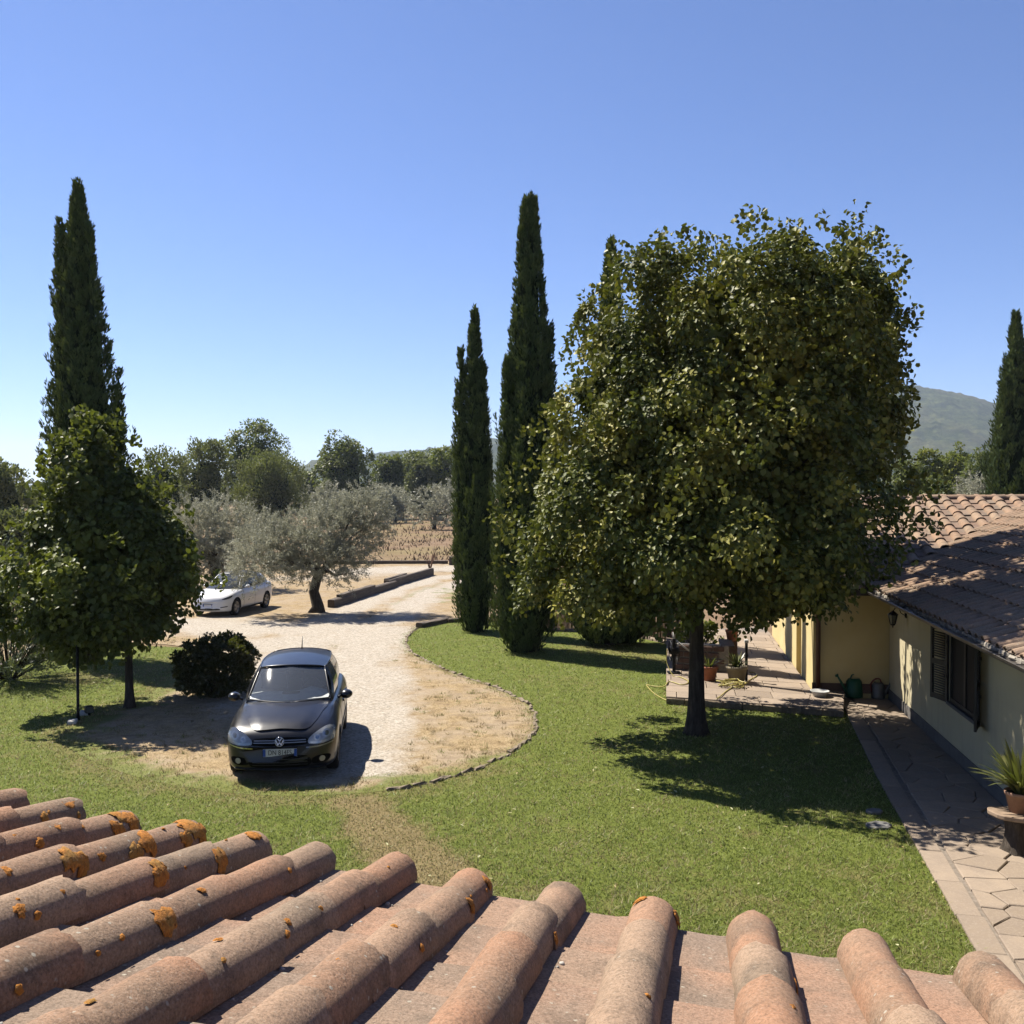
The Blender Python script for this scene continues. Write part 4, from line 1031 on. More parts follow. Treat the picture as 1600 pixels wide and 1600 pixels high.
# the big one at the left
b0 = G(146, 1032); Y = b0[1]; mpp = Y / F
cypress('cypress_tree', b0, [(0, 0, .75, zt(282, Y), 60 * mpp, .62, dxp(127, 500, Y, b0[0]) * 1.3), (-.72, .1, 4, zt(335, Y), 17 * mpp, .35, -.10), (.12, -.3, 3.5, zt(350, Y), 12 * mpp, .5, .0), (dxp(176, 620, Y, b0[0]), 0, 4.3, zt(572, Y), 11 * mpp, .6, .16)],
        'tall wide dark cypress at the far left of the garden', 1, dens=1.15)
b0 = G(742, 986); Y = b0[1]; mpp = Y / F
cypress('cypress_tree', b0, [(0, 0, -.12, zt(480, Y), 29 * mpp, .60, .0), (dxp(722, 600, Y, b0[0]), .1, 2, zt(538, Y), 12 * mpp, .5, -.05), (.2, -.2, 1, zt(560, Y), 16 * mpp, .5, .05)],
        'narrow cypress with a bent tip, shorter one of the pair by the lawn tip', 2, dens=1.3)
b0 = G(817, 1017); Y = b0[1]; mpp = Y / F
cypress('cypress_tree', b0, [(0, 0, -.12, zt(302, Y), 47 * mpp, .62, .28), (-.42, -.1, 1.5, zt(306, Y), 18 * mpp, .5, .50), (.55, -.1, 1, zt(500, Y), 18 * mpp, .5, .2), (-.35, -.3, .3, zt(560, Y), 18 * mpp, .5, -.1)],
        'tallest twin tipped cypress in the middle of the lawn', 3, dens=1.2)
b0 = G(956, 1006); Y = b0[1]; mpp = Y / F
cypress('cypress_tree', b0, [(0, 0, .75, zt(372, Y), 44 * mpp, .6, -.05), (.3, -.1, .0, 3.0, 46 * mpp, .3, 0), (-.35, -.2, .0, 2.4, 40 * mpp, .3, 0)],
        'cypress half hidden behind the large lime tree', 4, dens=1.0)
b0 = np.array([PY(1588, 770, 47)[0], 47, 0]); Y = 47; mpp = Y / F
cypress('cypress_tree', b0, [(0, 0, .2, zt(490, Y), 44 * mpp, .62, -.1), (-.9, -.3, .3, zt(590, Y), 20 * mpp, .5, .2), (.8, -.3, .3, zt(560, Y), 20 * mpp, .5, 0)], 'cypress behind the farmhouse roof at the right edge', 5, dens=.55, per=24, leaf=.22)
b0 = np.array([PY(1408, 770, 120)[0], 120, 0]); Y = 120; mpp = Y / F
cypress('cypress_tree', b0, [(0, 0, .2, zt(664, Y), 8.5 * mpp, .6, 0)], 'tiny distant cypress in front of the right hand hill', 6, dens=.35, per=16, leaf=.32)

def olive(base, blobs, label, seed, nsh, per, ll, trunk_pts, trunk_rad, mat=None, name='olive_tree', group='olive trees', upright=.55, limbs=True, aspect=.24, length=.55):
    """blobs: (dx, dy, z, rx, ry, rz) masses of fine shoots"""
    rr = np.random.default_rng(seed); tree = tag(empty(name, (base[0], base[1], 0)), label, 'tree', group)
    vol = np.array([b_[3] * b_[5] for b_ in blobs]); pick = rr.choice(len(blobs), nsh, p=vol / vol.sum()); B = np.array(blobs)[pick]
    D = nrm(rr.normal(size=(nsh, 3)) + [0, -.15, .12]); R = 1 - .55 * rr.random(nsh) ** 1.6; lob = 1 + .17 * wav(D * 1.5, 1.2, seed)
    C0 = B[:, :3] + D * B[:, 3:] * (R * lob)[:, None]
    up = rr.uniform(upright * .4, upright * 1.6, nsh); AX = nrm(D * [1, 1, .6] + np.stack([rr.normal(0, .3, nsh), rr.normal(0, .3, nsh), up - .5 * (rr.random(nsh) < .3)], 1))
    idx = np.repeat(np.arange(nsh), per); m = len(idx); s = rr.random(m); Ls = length * rr.uniform(.6, 1.3, nsh)
    C = C0[idx] + AX[idx] * (s * Ls[idx])[:, None] + rr.normal(0, .035 * length / .55, (m, 3)) - np.array([0, 0, 1.0]) * ((s ** 2) * .12 * Ls[idx])[:, None]
    T = AX[idx] * .8 + rr.normal(0, .75, (m, 3)); l = ll * rr.uniform(.6, 1.3, m)
    tag(link('crown', crown_mesh('crown', C, T, rr.normal(size=(m, 3)) + [0, -.2, .6], l, l * aspect, np.clip(rr.beta(1.6, 1.6, m), 0, 1), np.repeat(rr.normal(.1, .2, nsh), per) + rr.normal(0, .15, m), mat or L_olive, 'diamond'), None, tree), kind='stuff')
    mb = MB().tube(trunk_pts, trunk_rad, 10); mb.obj('trunk', m_bark, tree)
    if limbs:
        mb = MB(); top = np.array(trunk_pts[-1])
        for s in rr.choice(nsh, 14, replace=False):
            e = C0[s]; mid = top * .5 + e * .5 + rr.normal(0, .15, 3); mb.tube([top - [0, 0, .15], (top + mid) / 2 + rr.normal(0, .06, 3), mid, e], [trunk_rad[-1] * .6, trunk_rad[-1] * .42, trunk_rad[-1] * .28, .015], 6)
        mb.obj('limbs', m_bark, tree)
    return tree
b0 = G(495, 957); Y = b0[1]; k = Y / F
def P3(u, v, Yd, b_): p = PY(u, v, Yd); return (p[0] - b_[0], Yd - b_[1], p[2])
def blob(u, v, ru, rv, Yd, b_, dpt=1.0): p = P3(u, v, Yd, b_); q = Yd / F; return (*p, ru * q, max(ru * .75 * q * dpt, .3), rv * q)
olive(b0, [blob(535, 835, 62, 52, Y, b0), blob(480, 850, 62, 48, Y - .8, b0), blob(420, 858, 50, 44, Y - .6, b0), blob(570, 805, 36, 40, Y + .3, b0), blob(505, 880, 60, 34, Y - 1, b0), blob(400, 880, 34, 34, Y - 2.2, b0)],
      'spreading silver olive with a bare dark trunk, shading the white car', 31, 1450, 66, .095, [(0, 0, -.05), (.03, .05, .25), (-.12, .05, .8), (0, 0, 1.25), (.18, 0, 1.7)], [.36, .23, .19, .18, .15])
b0 = np.array([PY(335, 800, 46)[0], 46, 0])
olive(b0, [blob(345, 840, 55, 62, 46, b0), blob(300, 850, 55, 60, 45.5, b0), blob(380, 850, 45, 50, 46.5, b0), blob(330, 880, 60, 45, 45, b0), blob(260, 850, 40, 50, 47, b0)],
      'pale olive behind the young broadleaf tree and the white car', 32, 1350, 60, .11, [(0, 0, -.05), (.05, 0, .7), (-.1, 0, 1.6)], [.3, .22, .18])
farol = [(678, 792, 36, 36, 122, 'small round grey olive with dark stems alone in the field'), (712, 778, 26, 32, 135, 'grey olive just behind the lone olive in the field'), (617, 790, 22, 26, 150, 'little olive bush beyond the crown of the nearer olive'), (505, 782, 28, 28, 128, 'yellowish olive bush below the dark round oak'), (598, 782, 26, 22, 165, 'far olive bush at the foot of the second dark oak'), (1522, 768, 26, 24, 80, 'grey olive crown just above the farmhouse ridge')]
for q, (u, v, ru, rv, Yd, lab) in enumerate(farol):
    b0 = np.array([PY(u, v, Yd)[0], Yd, 0.0]); s = Yd / 36
    olive(b0, [blob(u, v, ru, rv * .9, Yd, b0), blob(u + ru * .4, v + rv * .2, ru * .7, rv * .7, Yd - 1, b0), blob(u - ru * .4, v + rv * .3, ru * .7, rv * .6, Yd - 1.5, b0)], lab, 40 + q, 260, 26, .15 * s * .62, [(0, 0, -.05), (.1 * s * .3, 0, 1.0), (0, 0, 2.0)], [.3, .22, .16], limbs=q == 0, aspect=.3, length=.55 * s * .5)

def far_tree(u, v_top, Yd, wpx, label, seed, mat, n=150, per=26, ll=None, zlow=.6, shape=.8, aspect=.6, name='field_tree', flat=1.0, vbot=None, group='trees along the field', spiky=.0):
    rr = np.random.default_rng(seed); k = Yd / F; b0 = np.array([PY(u, v_top, Yd)[0], Yd, 0.0]); z1 = zt(v_top, Yd); R = wpx / 2 * k
    z0 = zlow if (vbot is None or vbot < 822) else max(.3, zt(vbot, Yd)) if vbot == 822 else .15; ll = ll or max(.22, 4.2 * k)
    D = nrm(rr.normal(size=(n, 3)) + [0, -.35, .15]); q = 1 - .3 * rr.random(n) ** 2; lob = 1 + .2 * wav(D * 1.6, 1.1, seed)
    hz = (z1 - z0) / 2; rc = .24 * min(R, hz); sq = np.abs(D[:, 2:3]) ** shape * np.sign(D[:, 2:3])
    CC = np.c_[D[:, :2] * (R - rc * .6), sq * (hz - rc * .5)] * (q * lob)[:, None] + [0, 0, z0 + hz]
    RC = rr.uniform(.7, 1.3, n) * rc
    AX = nrm(D + [0, 0, .3 + spiky])
    C, T, Nn, l, w, idx, _ = clump_leaves(CC, AX, RC, int(per * 2.3), ll, aspect, .1 - spiky * .6, .7 + spiky, seed + 5)
    tree = tag(empty(name, b0), label, 'tree', group)
    rnd = np.clip(rr.beta(2, 2, len(C)), 0, 1); cl = rr.normal(.1, .2, n)[idx] + rr.normal(0, .15, len(C))
    tag(link('crown', crown_mesh('crown', C, T, Nn, l, w, rnd, cl, mat, 'diamond'), None, tree), kind='stuff')
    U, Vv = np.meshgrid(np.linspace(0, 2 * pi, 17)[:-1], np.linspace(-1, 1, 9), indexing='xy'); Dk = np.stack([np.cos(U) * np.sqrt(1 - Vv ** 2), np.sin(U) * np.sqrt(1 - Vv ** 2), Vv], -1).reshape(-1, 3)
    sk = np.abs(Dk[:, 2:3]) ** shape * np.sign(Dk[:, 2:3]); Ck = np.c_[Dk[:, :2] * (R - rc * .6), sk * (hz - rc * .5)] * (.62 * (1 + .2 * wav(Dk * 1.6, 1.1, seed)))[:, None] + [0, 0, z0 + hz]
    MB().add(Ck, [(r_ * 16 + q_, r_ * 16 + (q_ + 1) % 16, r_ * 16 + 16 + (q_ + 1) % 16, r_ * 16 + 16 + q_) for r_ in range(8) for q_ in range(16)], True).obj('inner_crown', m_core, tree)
    trunk_obj('trunk', [(0, 0, -.05), (.03 * R, 0, z0 * .6), (0, 0, z0 + hz * .8)], [.07 * R + .08, .05 * R + .06, .03 * R], tree, n=8)
    return tree
far_tree(402, 660, 125, 108, 'largest oak behind the clipped round bush tree', 51, L_oak, 190, 30, vbot=800)
far_tree(322, 690, 100, 84, 'dark ragged tree left of the large oak', 52, L_grey, 150, 28, vbot=800, spiky=.5)
far_tree(256, 704, 84, 84, 'wispy grey green tree just right of the young broadleaf tree', 53, L_grey, 110, 22, vbot=800, spiky=.7)
t = far_tree(424, 709, 112, 112, 'round clipped dark green tree on several thin stems', 54, L_grey, 210, 34, vbot=822, spiky=.6, aspect=.4)
b0 = t.location
for dx in (-1.2, -.4, .9, 1.6): trunk_obj('stem', [(dx * 1.6, -1, -.05), (dx, -.5, 2.6)], [.14, .11], t, n=6)
far_tree(537, 683, 150, 92, 'tall dense dark oak standing alone in the field', 55, L_oak, 200, 30, vbot=806)
far_tree(607, 711, 172, 58, 'second dark oak right of the tall dense oak', 56, L_oak, 130, 24, vbot=790)
far_tree(650, 700, 215, 84, 'broad dark wood edge below the left hand hill', 57, L_oak, 140, 24, vbot=775)
far_tree(656, 716, 165, 46, 'small grey green tree beside the yellow green one', 58, L_grey, 100, 24, vbot=790)
far_tree(690, 703, 168, 62, 'yellow green tree half behind the narrow cypress', 59, L_bright, 130, 26, vbot=785)
far_tree(472, 735, 190, 46, 'low dark tree between round tree and tall dense oak', 60, L_oak, 90, 20, vbot=785)
far_tree(4, 722, 62, 86, 'dark bushy tree at the left edge of the picture', 61, L_grey, 150, 26, vbot=835, spiky=.5)
far_tree(64, 762, 90, 70, 'brownish green shrub beside the left edge tree', 62, L_grey, 90, 22, vbot=900, spiky=.4)
far_tree(30, 800, 52, 100, 'low olive green shrub at the edge of the left field', 63, L_grey, 110, 22, vbot=850, spiky=.5)
far_tree(120, 775, 75, 110, 'low hedge shrub seen behind the young broadleaf tree', 64, L_grey, 110, 20, vbot=900, spiky=.3)
for q, (u, vt, Yd, w, lab) in enumerate([(1450, 703, 118, 60, 'yellow green tree nearest the big lime in the right hand row'), (1492, 699, 128, 62, 'tallest yellow green tree in the middle of the right hand row'), (1535, 704, 122, 60, 'yellow green tree right beside the edge cypress'), (1600, 706, 126, 70, 'yellow green tree behind the edge cypress')]):
    far_tree(u, vt, Yd, w, lab, 70 + q, L_bright if q != 2 else L_oak, 130, 24, vbot=770, group='trees behind the farmhouse')
far_tree(1462, 744, 70, 74, 'dark round shrub just above the farmhouse ridge', 75, L_oak, 120, 24, vbot=800, group='trees behind the farmhouse')
far_tree(1415, 712, 90, 60, 'dark tree low behind the right side of the big lime', 76, L_oak, 100, 24, vbot=790, group='trees behind the farmhouse')

# far belt of woods below the hills
n = 900; rr = np.random.default_rng(99); th = rr.uniform(-.62, .62, n); Yd = rr.uniform(330, 620, n)
CC = np.stack([np.tan(th) * Yd, Yd, rr.uniform(.5, 7, n) * (.6 + .5 * np.sin(th * 23) ** 2)], 1)
C, T, Nn, l, w, idx, _ = clump_leaves(CC, nrm(np.tile([[0, -.6, .8]], (n, 1))), rr.uniform(2.5, 5, n), 24, 2.0, .7, .0, .8, 98)
tag(link('distant_woods', crown_mesh('distant_woods', C, T, Nn, l, w, rr.random(len(C)), rr.normal(.1, .2, n)[idx], L_oak, 'diamond')), 'far belt of trees across the plain below the hills', kind='stuff')

# the round bush beside the black car, and the oleander at the left edge
def bush(name, base, R, Hh, n, per, ll, mat, label, seed, aspect=.6, spiky=.2, cat='bush', flat=.75):
    rr = np.random.default_rng(seed); D = nrm(rr.normal(size=(n, 3)) + [0, -.2, .25]); q = 1 - .4 * rr.random(n) ** 2; lob = 1 + .13 * wav(D * 1.6, 1.1, seed)
    CC = D * np.array([R * .88, R * .88, Hh * .44]) * (q * lob)[:, None] + [0, 0, Hh * .5]; CC[:, 2] = np.maximum(CC[:, 2], .06)
    C, T, Nn, l, w, idx, _ = clump_leaves(CC, nrm(D + [0, 0, .5]), rr.uniform(.1, .2, n) * R, per, ll, aspect, .2 - spiky, flat, seed)
    C[:, 2] = np.maximum(C[:, 2], .02)
    o = tag(empty(name, base), label, cat)
    tag(link('foliage', crown_mesh('foliage', C, T, Nn, l, w, np.clip(rr.beta(2, 2, len(C)), 0, 1), rr.normal(.08, .22, n)[idx] + rr.normal(0, .15, len(C)), mat, 'leaf'), None, o), kind='stuff')
    mb = MB()
    for k in range(6):
        a = k * 1.05; mb.tube([(.05 * math.cos(a), .05 * math.sin(a), -.02), (.3 * R * math.cos(a), .3 * R * math.sin(a), Hh * .45), (.55 * R * math.cos(a), .55 * R * math.sin(a), Hh * .75)], [.03, .022, .01], 5)
    mb.obj('stems', m_bark, o); return o
bb = G(338, 1088); bush('round_bush', bb, .93, 1.38, 190, 60, .085, L_bush, 'dark round evergreen bush beside the black car', 81)
b0 = G(14, 1062); o = tag(empty('oleander_shrub', b0), 'loose oleander shrub with long narrow leaves at the left edge', 'shrub')
rr = np.random.default_rng(5); nsh = 260; ph = rr.uniform(0, 2 * pi, nsh); el = rr.uniform(.35, 1.45, nsh); D = np.stack([np.cos(ph) * np.cos(el), np.sin(ph) * np.cos(el), np.sin(el)], 1); Ls = rr.uniform(1.9, 3.9, nsh) * (.75 + .35 * np.sin(el))
per = 42; idx = np.repeat(np.arange(nsh), per); s = rr.uniform(.42, 1.0, nsh * per); S3 = D[idx] * (Ls[idx] * s)[:, None] * [.72, .72, 1] ; S3[:, 2] -= .25 * s ** 2 * np.cos(el[idx]) * Ls[idx]; S3[:, 2] = np.maximum(S3[:, 2], .1)
T = D[idx] * .7 + rr.normal(0, .6, (len(idx), 3)) + [0, 0, .1]; l = .15 * rr.uniform(.6, 1.25, len(idx))
tag(link('foliage', crown_mesh('foliage', S3 + rr.normal(0, .02, S3.shape), T, rr.normal(size=S3.shape) + [0, 0, .7], l, l * .2, np.clip(rr.beta(2, 2, len(idx)), 0, 1), rr.normal(.1, .25, len(idx)), L_olea, 'diamond'), None, o), kind='stuff')
mb = MB()
for k in range(0, nsh, 5): mb.tube([(0.1 * D[k][0], .1 * D[k][1], -.02), D[k] * Ls[k] * [.36, .36, .5], D[k] * Ls[k] * [.68, .68, .9]], [.018, .012, .005], 4)
mb.obj('stems', m_bark, o)
# a bare sapling by the far road
b0 = G(672, 893); o = tag(empty('bare_sapling', b0), 'leafless reddish sapling at the far end of the timber row', 'sapling')
mb = MB()
for k in range(9):
    a = random.uniform(0, 6.28); h = random.uniform(.8, 1.7); mb.tube([(0, 0, 0), (.15 * math.cos(a), .15 * math.sin(a), h * .5), (.45 * math.cos(a), .45 * math.sin(a), h)], [.03, .02, .006], 4)
mb.obj('trunk', plain('red_twig', (.17, .09, .06), .9), o)

# ------------------------------------------------------------------ cars
def paintmat(name, c, rough, coat, dust=(.2, .17, .13), df=.12):
    m, nt, b = newmat(name); v = obco(nt)
    n = noise(nt, v, 5, 5, .65); up = nd(nt, 'SeparateXYZ', {0: nd(nt, 'NewGeometry').outputs['Normal']}).outputs[2]
    f = mth(nt, 'MULTIPLY', mapr(nt, n, .3, .7, .3, 1), mapr(nt, up, .2, 1, df * .3, df))
    si(nt, b.inputs['Base Color'], mixc(nt, f, c, dust)); si(nt, b.inputs['Roughness'], mapr(nt, n, .3, .7, rough, rough + .05))
    b.inputs['Coat Weight'].default_value = coat; b.inputs['Coat Roughness'].default_value = .06; b.inputs['Specular IOR Level'].default_value = .36
    return m
m_black = paintmat('black_car_paint', (.005, .005, .008), .30, .3, (.12, .12, .14), .03)
m_white = paintmat('white_car_paint', (.95, .96, .97), .3, .7, (.45, .38, .30), .10)
m_rubber = plain('tyre_rubber', (.018, .017, .016), .85, var=.3, scale=12)
m_alloy = plain('alloy_rim', (.42, .42, .43), .35, metal=.85, var=.1, scale=8, bstr=0)
m_chrome = plain('chrome', (.75, .75, .76), .12, metal=1, var=.03, bstr=0)
m_trim = plain('black_plastic_trim', (.012, .012, .012), .5, var=.3, scale=20, bstr=0, spec=.4)
m_void = plain('black_grille_plastic', (.006, .006, .006), .9, var=.1, bstr=0, spec=.05)
m_seat = plain('grey_seat_fabric', (.05, .05, .055), .9, var=.2, scale=20)
m_dash = plain('grey_dashboard', (.80, .83, .78), .75, var=.12, scale=9)
m_dashd = plain('dark_dashboard', (.03, .03, .03), .7, var=.15, scale=9)
def glassmat(name, tint, refl=1.0):
    m, nt, b = newmat(name); nt.nodes.remove(b)
    fr = nd(nt, 'Fresnel', {'IOR': 1.5}); tr = nd(nt, 'BsdfTransparent', {'Color': (*tint, 1)}); gl = nd(nt, 'BsdfGlossy', {'Color': (1, 1, 1, 1), 'Roughness': .03})
    df = nd(nt, 'BsdfDiffuse', {'Color': (.34, .38, .44, 1)})  # bluish dust film over the glass, sky reflection put into its colour
    mx = nd(nt, 'MixShader', {0: mth(nt, 'MULTIPLY', fr.outputs[0], refl)}); nt.links.new(tr.outputs[0], mx.inputs[1]); nt.links.new(gl.outputs[0], mx.inputs[2])
    m2 = nd(nt, 'MixShader', {0: .12}); nt.links.new(mx.outputs[0], m2.inputs[1]); nt.links.new(df.outputs[0], m2.inputs[2])
    nt.links.new(m2.outputs[0], nt.nodes['Material Output'].inputs[0]); return m
m_screen = glassmat('windscreen_glass', (.74, .78, .78)); m_tint = glassmat('tinted_glass', (.16, .17, .18)); m_lens = glassmat('headlight_lens', (.85, .87, .88), 1.2)
m_plate = plain('white_plate', (.72, .73, .72), .4, var=.05, bstr=0); m_blue = plain('plate_blue', (.02, .09, .42), .4, var=.05, bstr=0); m_ink = plain('plate_ink', (.015, .015, .018), .5, var=0, bstr=0)
m_reflector = plain('silver_reflector', (1.6, 1.62, 1.65), .25, metal=.35, var=.05, scale=20, bstr=0)
m_hl = plain('grey_lamp_housing', (.62, .63, .65), .3, metal=.3, var=.2, bstr=0)
m_amber = plain('fog_lamp_glass', (.5, .48, .44), .15, metal=.3, var=.1, bstr=0)

def interp_sm(x, xs, ys):
    xs, ys = np.asarray(xs, float), np.asarray(ys, float); d = np.diff(ys) / np.diff(xs); m = np.r_[d[0], (d[:-1] + d[1:]) / 2, d[-1]]
    for i in range(1, len(d)):
        if d[i - 1] * d[i] <= 0: m[i] = 0
        else: m[i] = 2 * d[i - 1] * d[i] / (d[i - 1] + d[i])
    i = np.clip(np.searchsorted(xs, x) - 1, 0, len(xs) - 2); h = xs[i + 1] - xs[i]; t = np.clip((x - xs[i]) / h, 0, 1)
    return (2 * t ** 3 - 3 * t ** 2 + 1) * ys[i] + (t ** 3 - 2 * t ** 2 + t) * h * m[i] + (-2 * t ** 3 + 3 * t ** 2) * ys[i + 1] + (t ** 3 - t ** 2) * h * m[i + 1]

class Car:
    """front at y=0 facing -y, rear at y=L; built from a lofted body and a ring-built cabin"""
    def __init__(s, name, label, loc, rz, scale, spec, paint):
        s.root = tag(empty(name, loc, rz), label, 'car'); s.root.scale = (scale,) * 3; s.sp = spec; s.paint = paint
    def section(s, y):
        sp = s.sp; w = interp_sm(y, *sp['w']); zb = interp_sm(y, *sp['zb']); zt = interp_sm(y, *sp['zt']); cr = interp_sm(y, *sp['crown']); h = zt - zb
        sh = interp_sm(y, *sp['shoulder'])
        pts = [(0, zb), (.55 * w, zb), (.86 * w, zb + .01), (.955 * w, zb + .10 * h), (.985 * w, zb + .28 * h), (1.0 * w, zb + .52 * h), (.995 * w, zb + .68 * h), (.975 * w, zb + .82 * h), ((.90 * sh + .03) * w, zb + .955 * h), (.80 * sh * w, zt + cr * .30), (.55 * w * sh, zt + cr * .68), (.28 * w * sh, zt + cr * .93), (0, zt + cr)]
        return catmull(pts, 4)
    def body(s):
        sp = s.sp; L = sp['L']; ys = np.unique(np.round(np.r_[np.linspace(0, .35, 16), np.linspace(.35, L - .35, 62), np.linspace(L - .35, L, 14)], 4)); V, rings = [], []
        for y in ys:
            P = s.section(y); n = len(P); bow = sp['bow'] * np.clip(1 - y / .9, 0, 1) ** 1.2; bowr = .12 * np.clip((y - (L - .6)) / .6, 0, 1)
            half = [(x, y + bow * (x / .9) ** 2 - bowr * (x / .9) ** 2, z) for x, z in P]
            ring = half + [(-x, yy, z) for x, yy, z in half[-2:0:-1]]; rings.append(len(V)); V += ring; m = len(ring)
        Fs = [(r0 + k, r0 + (k + 1) % m, r1 + (k + 1) % m, r1 + k) for r0, r1 in zip(rings, rings[1:]) for k in range(m)]
        Fs += [tuple(range(rings[0], rings[0] + m))[::-1], tuple(range(rings[-1], rings[-1] + m))]
        me = bpy.data.meshes.new('body'); me.from_pydata(V, [], Fs); me.materials.append(s.paint); me.materials.append(m_trim)
        bm = bmesh.new(); bm.from_mesh(me); bmesh.ops.recalc_face_normals(bm, faces=bm.faces); bm.to_mesh(me); s.bvh = BVHTree.FromBMesh(bm); bm.free()
        o = link('body', me); R = sp['wr'] + .055
        for wy in sp['wheels']:
            for sx in (-1, 1):
                c = MB().lathe([(0, -.16), (R * .97, -.16), (R, .16), (0, .16)], (sx * .86 * sp['W'] / 1.76, wy, sp['wr'] * 1.02), 28, 'x').mesh('arch', s.paint); c.materials.append(m_trim)
                bm = bmesh.new(); bm.from_mesh(c); bmesh.ops.remove_doubles(bm, verts=bm.verts, dist=.001); bmesh.ops.recalc_face_normals(bm, faces=bm.faces)
                for f in bm.faces: f.material_index = 1
                bm.to_mesh(c); bm.free(); co = link('arch', c); md = o.modifiers.new('b', 'BOOLEAN'); md.operation = 'DIFFERENCE'; md.object = co; md.solver = 'EXACT'
                bpy.context.view_layer.update(); dg = bpy.context.evaluated_depsgraph_get(); nm = bpy.data.meshes.new_from_object(o.evaluated_get(dg)); o.modifiers.clear(); old = o.data; o.data = nm
                bpy.data.objects.remove(co); bpy.data.meshes.remove(c)
        o.data.polygons.foreach_set('use_smooth', [True] * len(o.data.polygons)); bm = bmesh.new(); bm.from_mesh(o.data)
        for e in bm.edges:
            if e.calc_face_angle(0) > .6: e.smooth = False
        bm.to_mesh(o.data); bm.free(); o.data.name = 'body'; o.parent = s.root; s.body_o = o
    def hit(s, p, d):
        r = s.bvh.ray_cast(Vector(p), Vector(d)); return r[0], r[1]
    def patch(s, name, poly, axis, mat, off=.004, depth=.02, cell=.03, side=1, parent=None, smooth=True, lift=None):
        """a panel lying on the body: the outline in front ('f': x,z), top ('t': x,y) or side ('s': y,z) view"""
        V2, Q = grid_region(poly, cell); out = []
        for a, c in V2:
            if axis == 'f': p, d = (a, -2, c), (0, 1, 0)
            elif axis == 't': p, d = (a, c, 4), (0, 0, -1)
            elif axis == 'r': p, d = (a, 9, c), (0, -1, 0)
            else: p, d = (side * 3, a, c), (-side, 0, 0)
            h, n = s.hit(p, d)
            if h is None: h = Vector(out[-1][0]) if out else Vector(p); n = -Vector(d)
            k = off if lift is None else off + lift(a, c)
            out.append((h + n * k, h - n * depth + n * off * .0))
        top = [o[0] for o in out]; low = [o[1] for o in out]; n = len(top); Fs = [tuple(q) for q in Q]
        ed = {}
        for q in Q:
            for i in range(4):
                e = (q[i], q[(i + 1) % 4]); ed[e] = 1
        Fs += [(a, b_, b_ + n, a + n)[::-1] for a, b_ in ed if (b_, a) not in ed and a != b_]
        me = bpy.data.meshes.new(name); me.from_pydata([tuple(v) for v in top + low], [], Fs); me.materials.append(mat)
        bm = bmesh.new(); bm.from_mesh(me); bmesh.ops.remove_doubles(bm, verts=bm.verts, dist=.0004); bmesh.ops.recalc_face_normals(bm, faces=bm.faces)
        for e in bm.edges:
            if e.calc_face_angle(0) > .7: e.smooth = False
        # outward: compare with the ray
        bm.to_mesh(me); bm.free(); me.polygons.foreach_set('use_smooth', [smooth] * len(me.polygons)); return link(name, me, None, parent or s.root)
    def cabin(s):
        sp = s.sp; B, T = sp['belt'], sp['rooftop']
        nrow = 7; seg = [(0, 1, 9, 'windscreen'), (1, 2, 1, 'p'), (2, 3, 5, 'side_window'), (3, 4, 1, 'p'), (4, 5, 5, 'side_window'), (5, 6, 2, 'p'), (6, 7, 8, 'rear_window')]
        def along(K, i, j, t):
            a, b_ = np.array(K[i]), np.array(K[j]); p = a + (b_ - a) * t
            if i == 0: p[1] = a[1] + (b_[1] - a[1]) * t ** 2
            if j == 7: p[1] = b_[1] + (a[1] - b_[1]) * (1 - t) ** 2
            return p
        glass = {'windscreen': MB(), 'rear_window': MB()}
        for sx in (1, -1):
            for i, j, n, kind in seg:
                G_ = np.zeros((nrow + 1, n + 1, 3))
                for r in range(nrow + 1):
                    v = r / nrow
                    for q in range(n + 1):
                        t = q / n; a, b_ = along(B, i, j, t), along(T, i, j, t); p = a + (b_ - a) * v
                        bul = .055 * math.sin(pi * v) if kind != 'windscreen' else .03 * math.sin(pi * v)
                        if i == 0: p[1] -= bul
                        elif j == 7: p[1] += bul
                        else: p[0] += bul
                        G_[r, q] = p * [sx, 1, 1]
                V = G_.reshape(-1, 3); Fs = [(r * (n + 1) + q, r * (n + 1) + q + 1, (r + 1) * (n + 1) + q + 1, (r + 1) * (n + 1) + q) for r in range(nrow) for q in range(n)]
                if kind == 'p': mbp = MB(); mbp.add(V, Fs, True); mbp.obj('pillar', s.paint, s.root); continue
                if kind in glass: glass[kind].add(V, Fs, True)
                else:
                    mb = MB(); mb.add(V, Fs, True); mb.obj('side_window', m_tint, s.root)
        for kind, mb in glass.items():
            me = mb.mesh(kind, m_screen if kind == 'windscreen' else m_tint); bm = bmesh.new(); bm.from_mesh(me); bmesh.ops.remove_doubles(bm, verts=bm.verts, dist=.001)
            bmesh.ops.recalc_face_normals(bm, faces=bm.faces); bm.to_mesh(me); bm.free(); link(kind, me, None, s.root)
        # roof
        xr = lambda t: np.interp(t, [0, .35, .75, 1], [abs(T[1][0]), abs(T[3][0]), abs(T[5][0]), abs(T[6][0])])
        nt_, ns = 16, 14; V = []
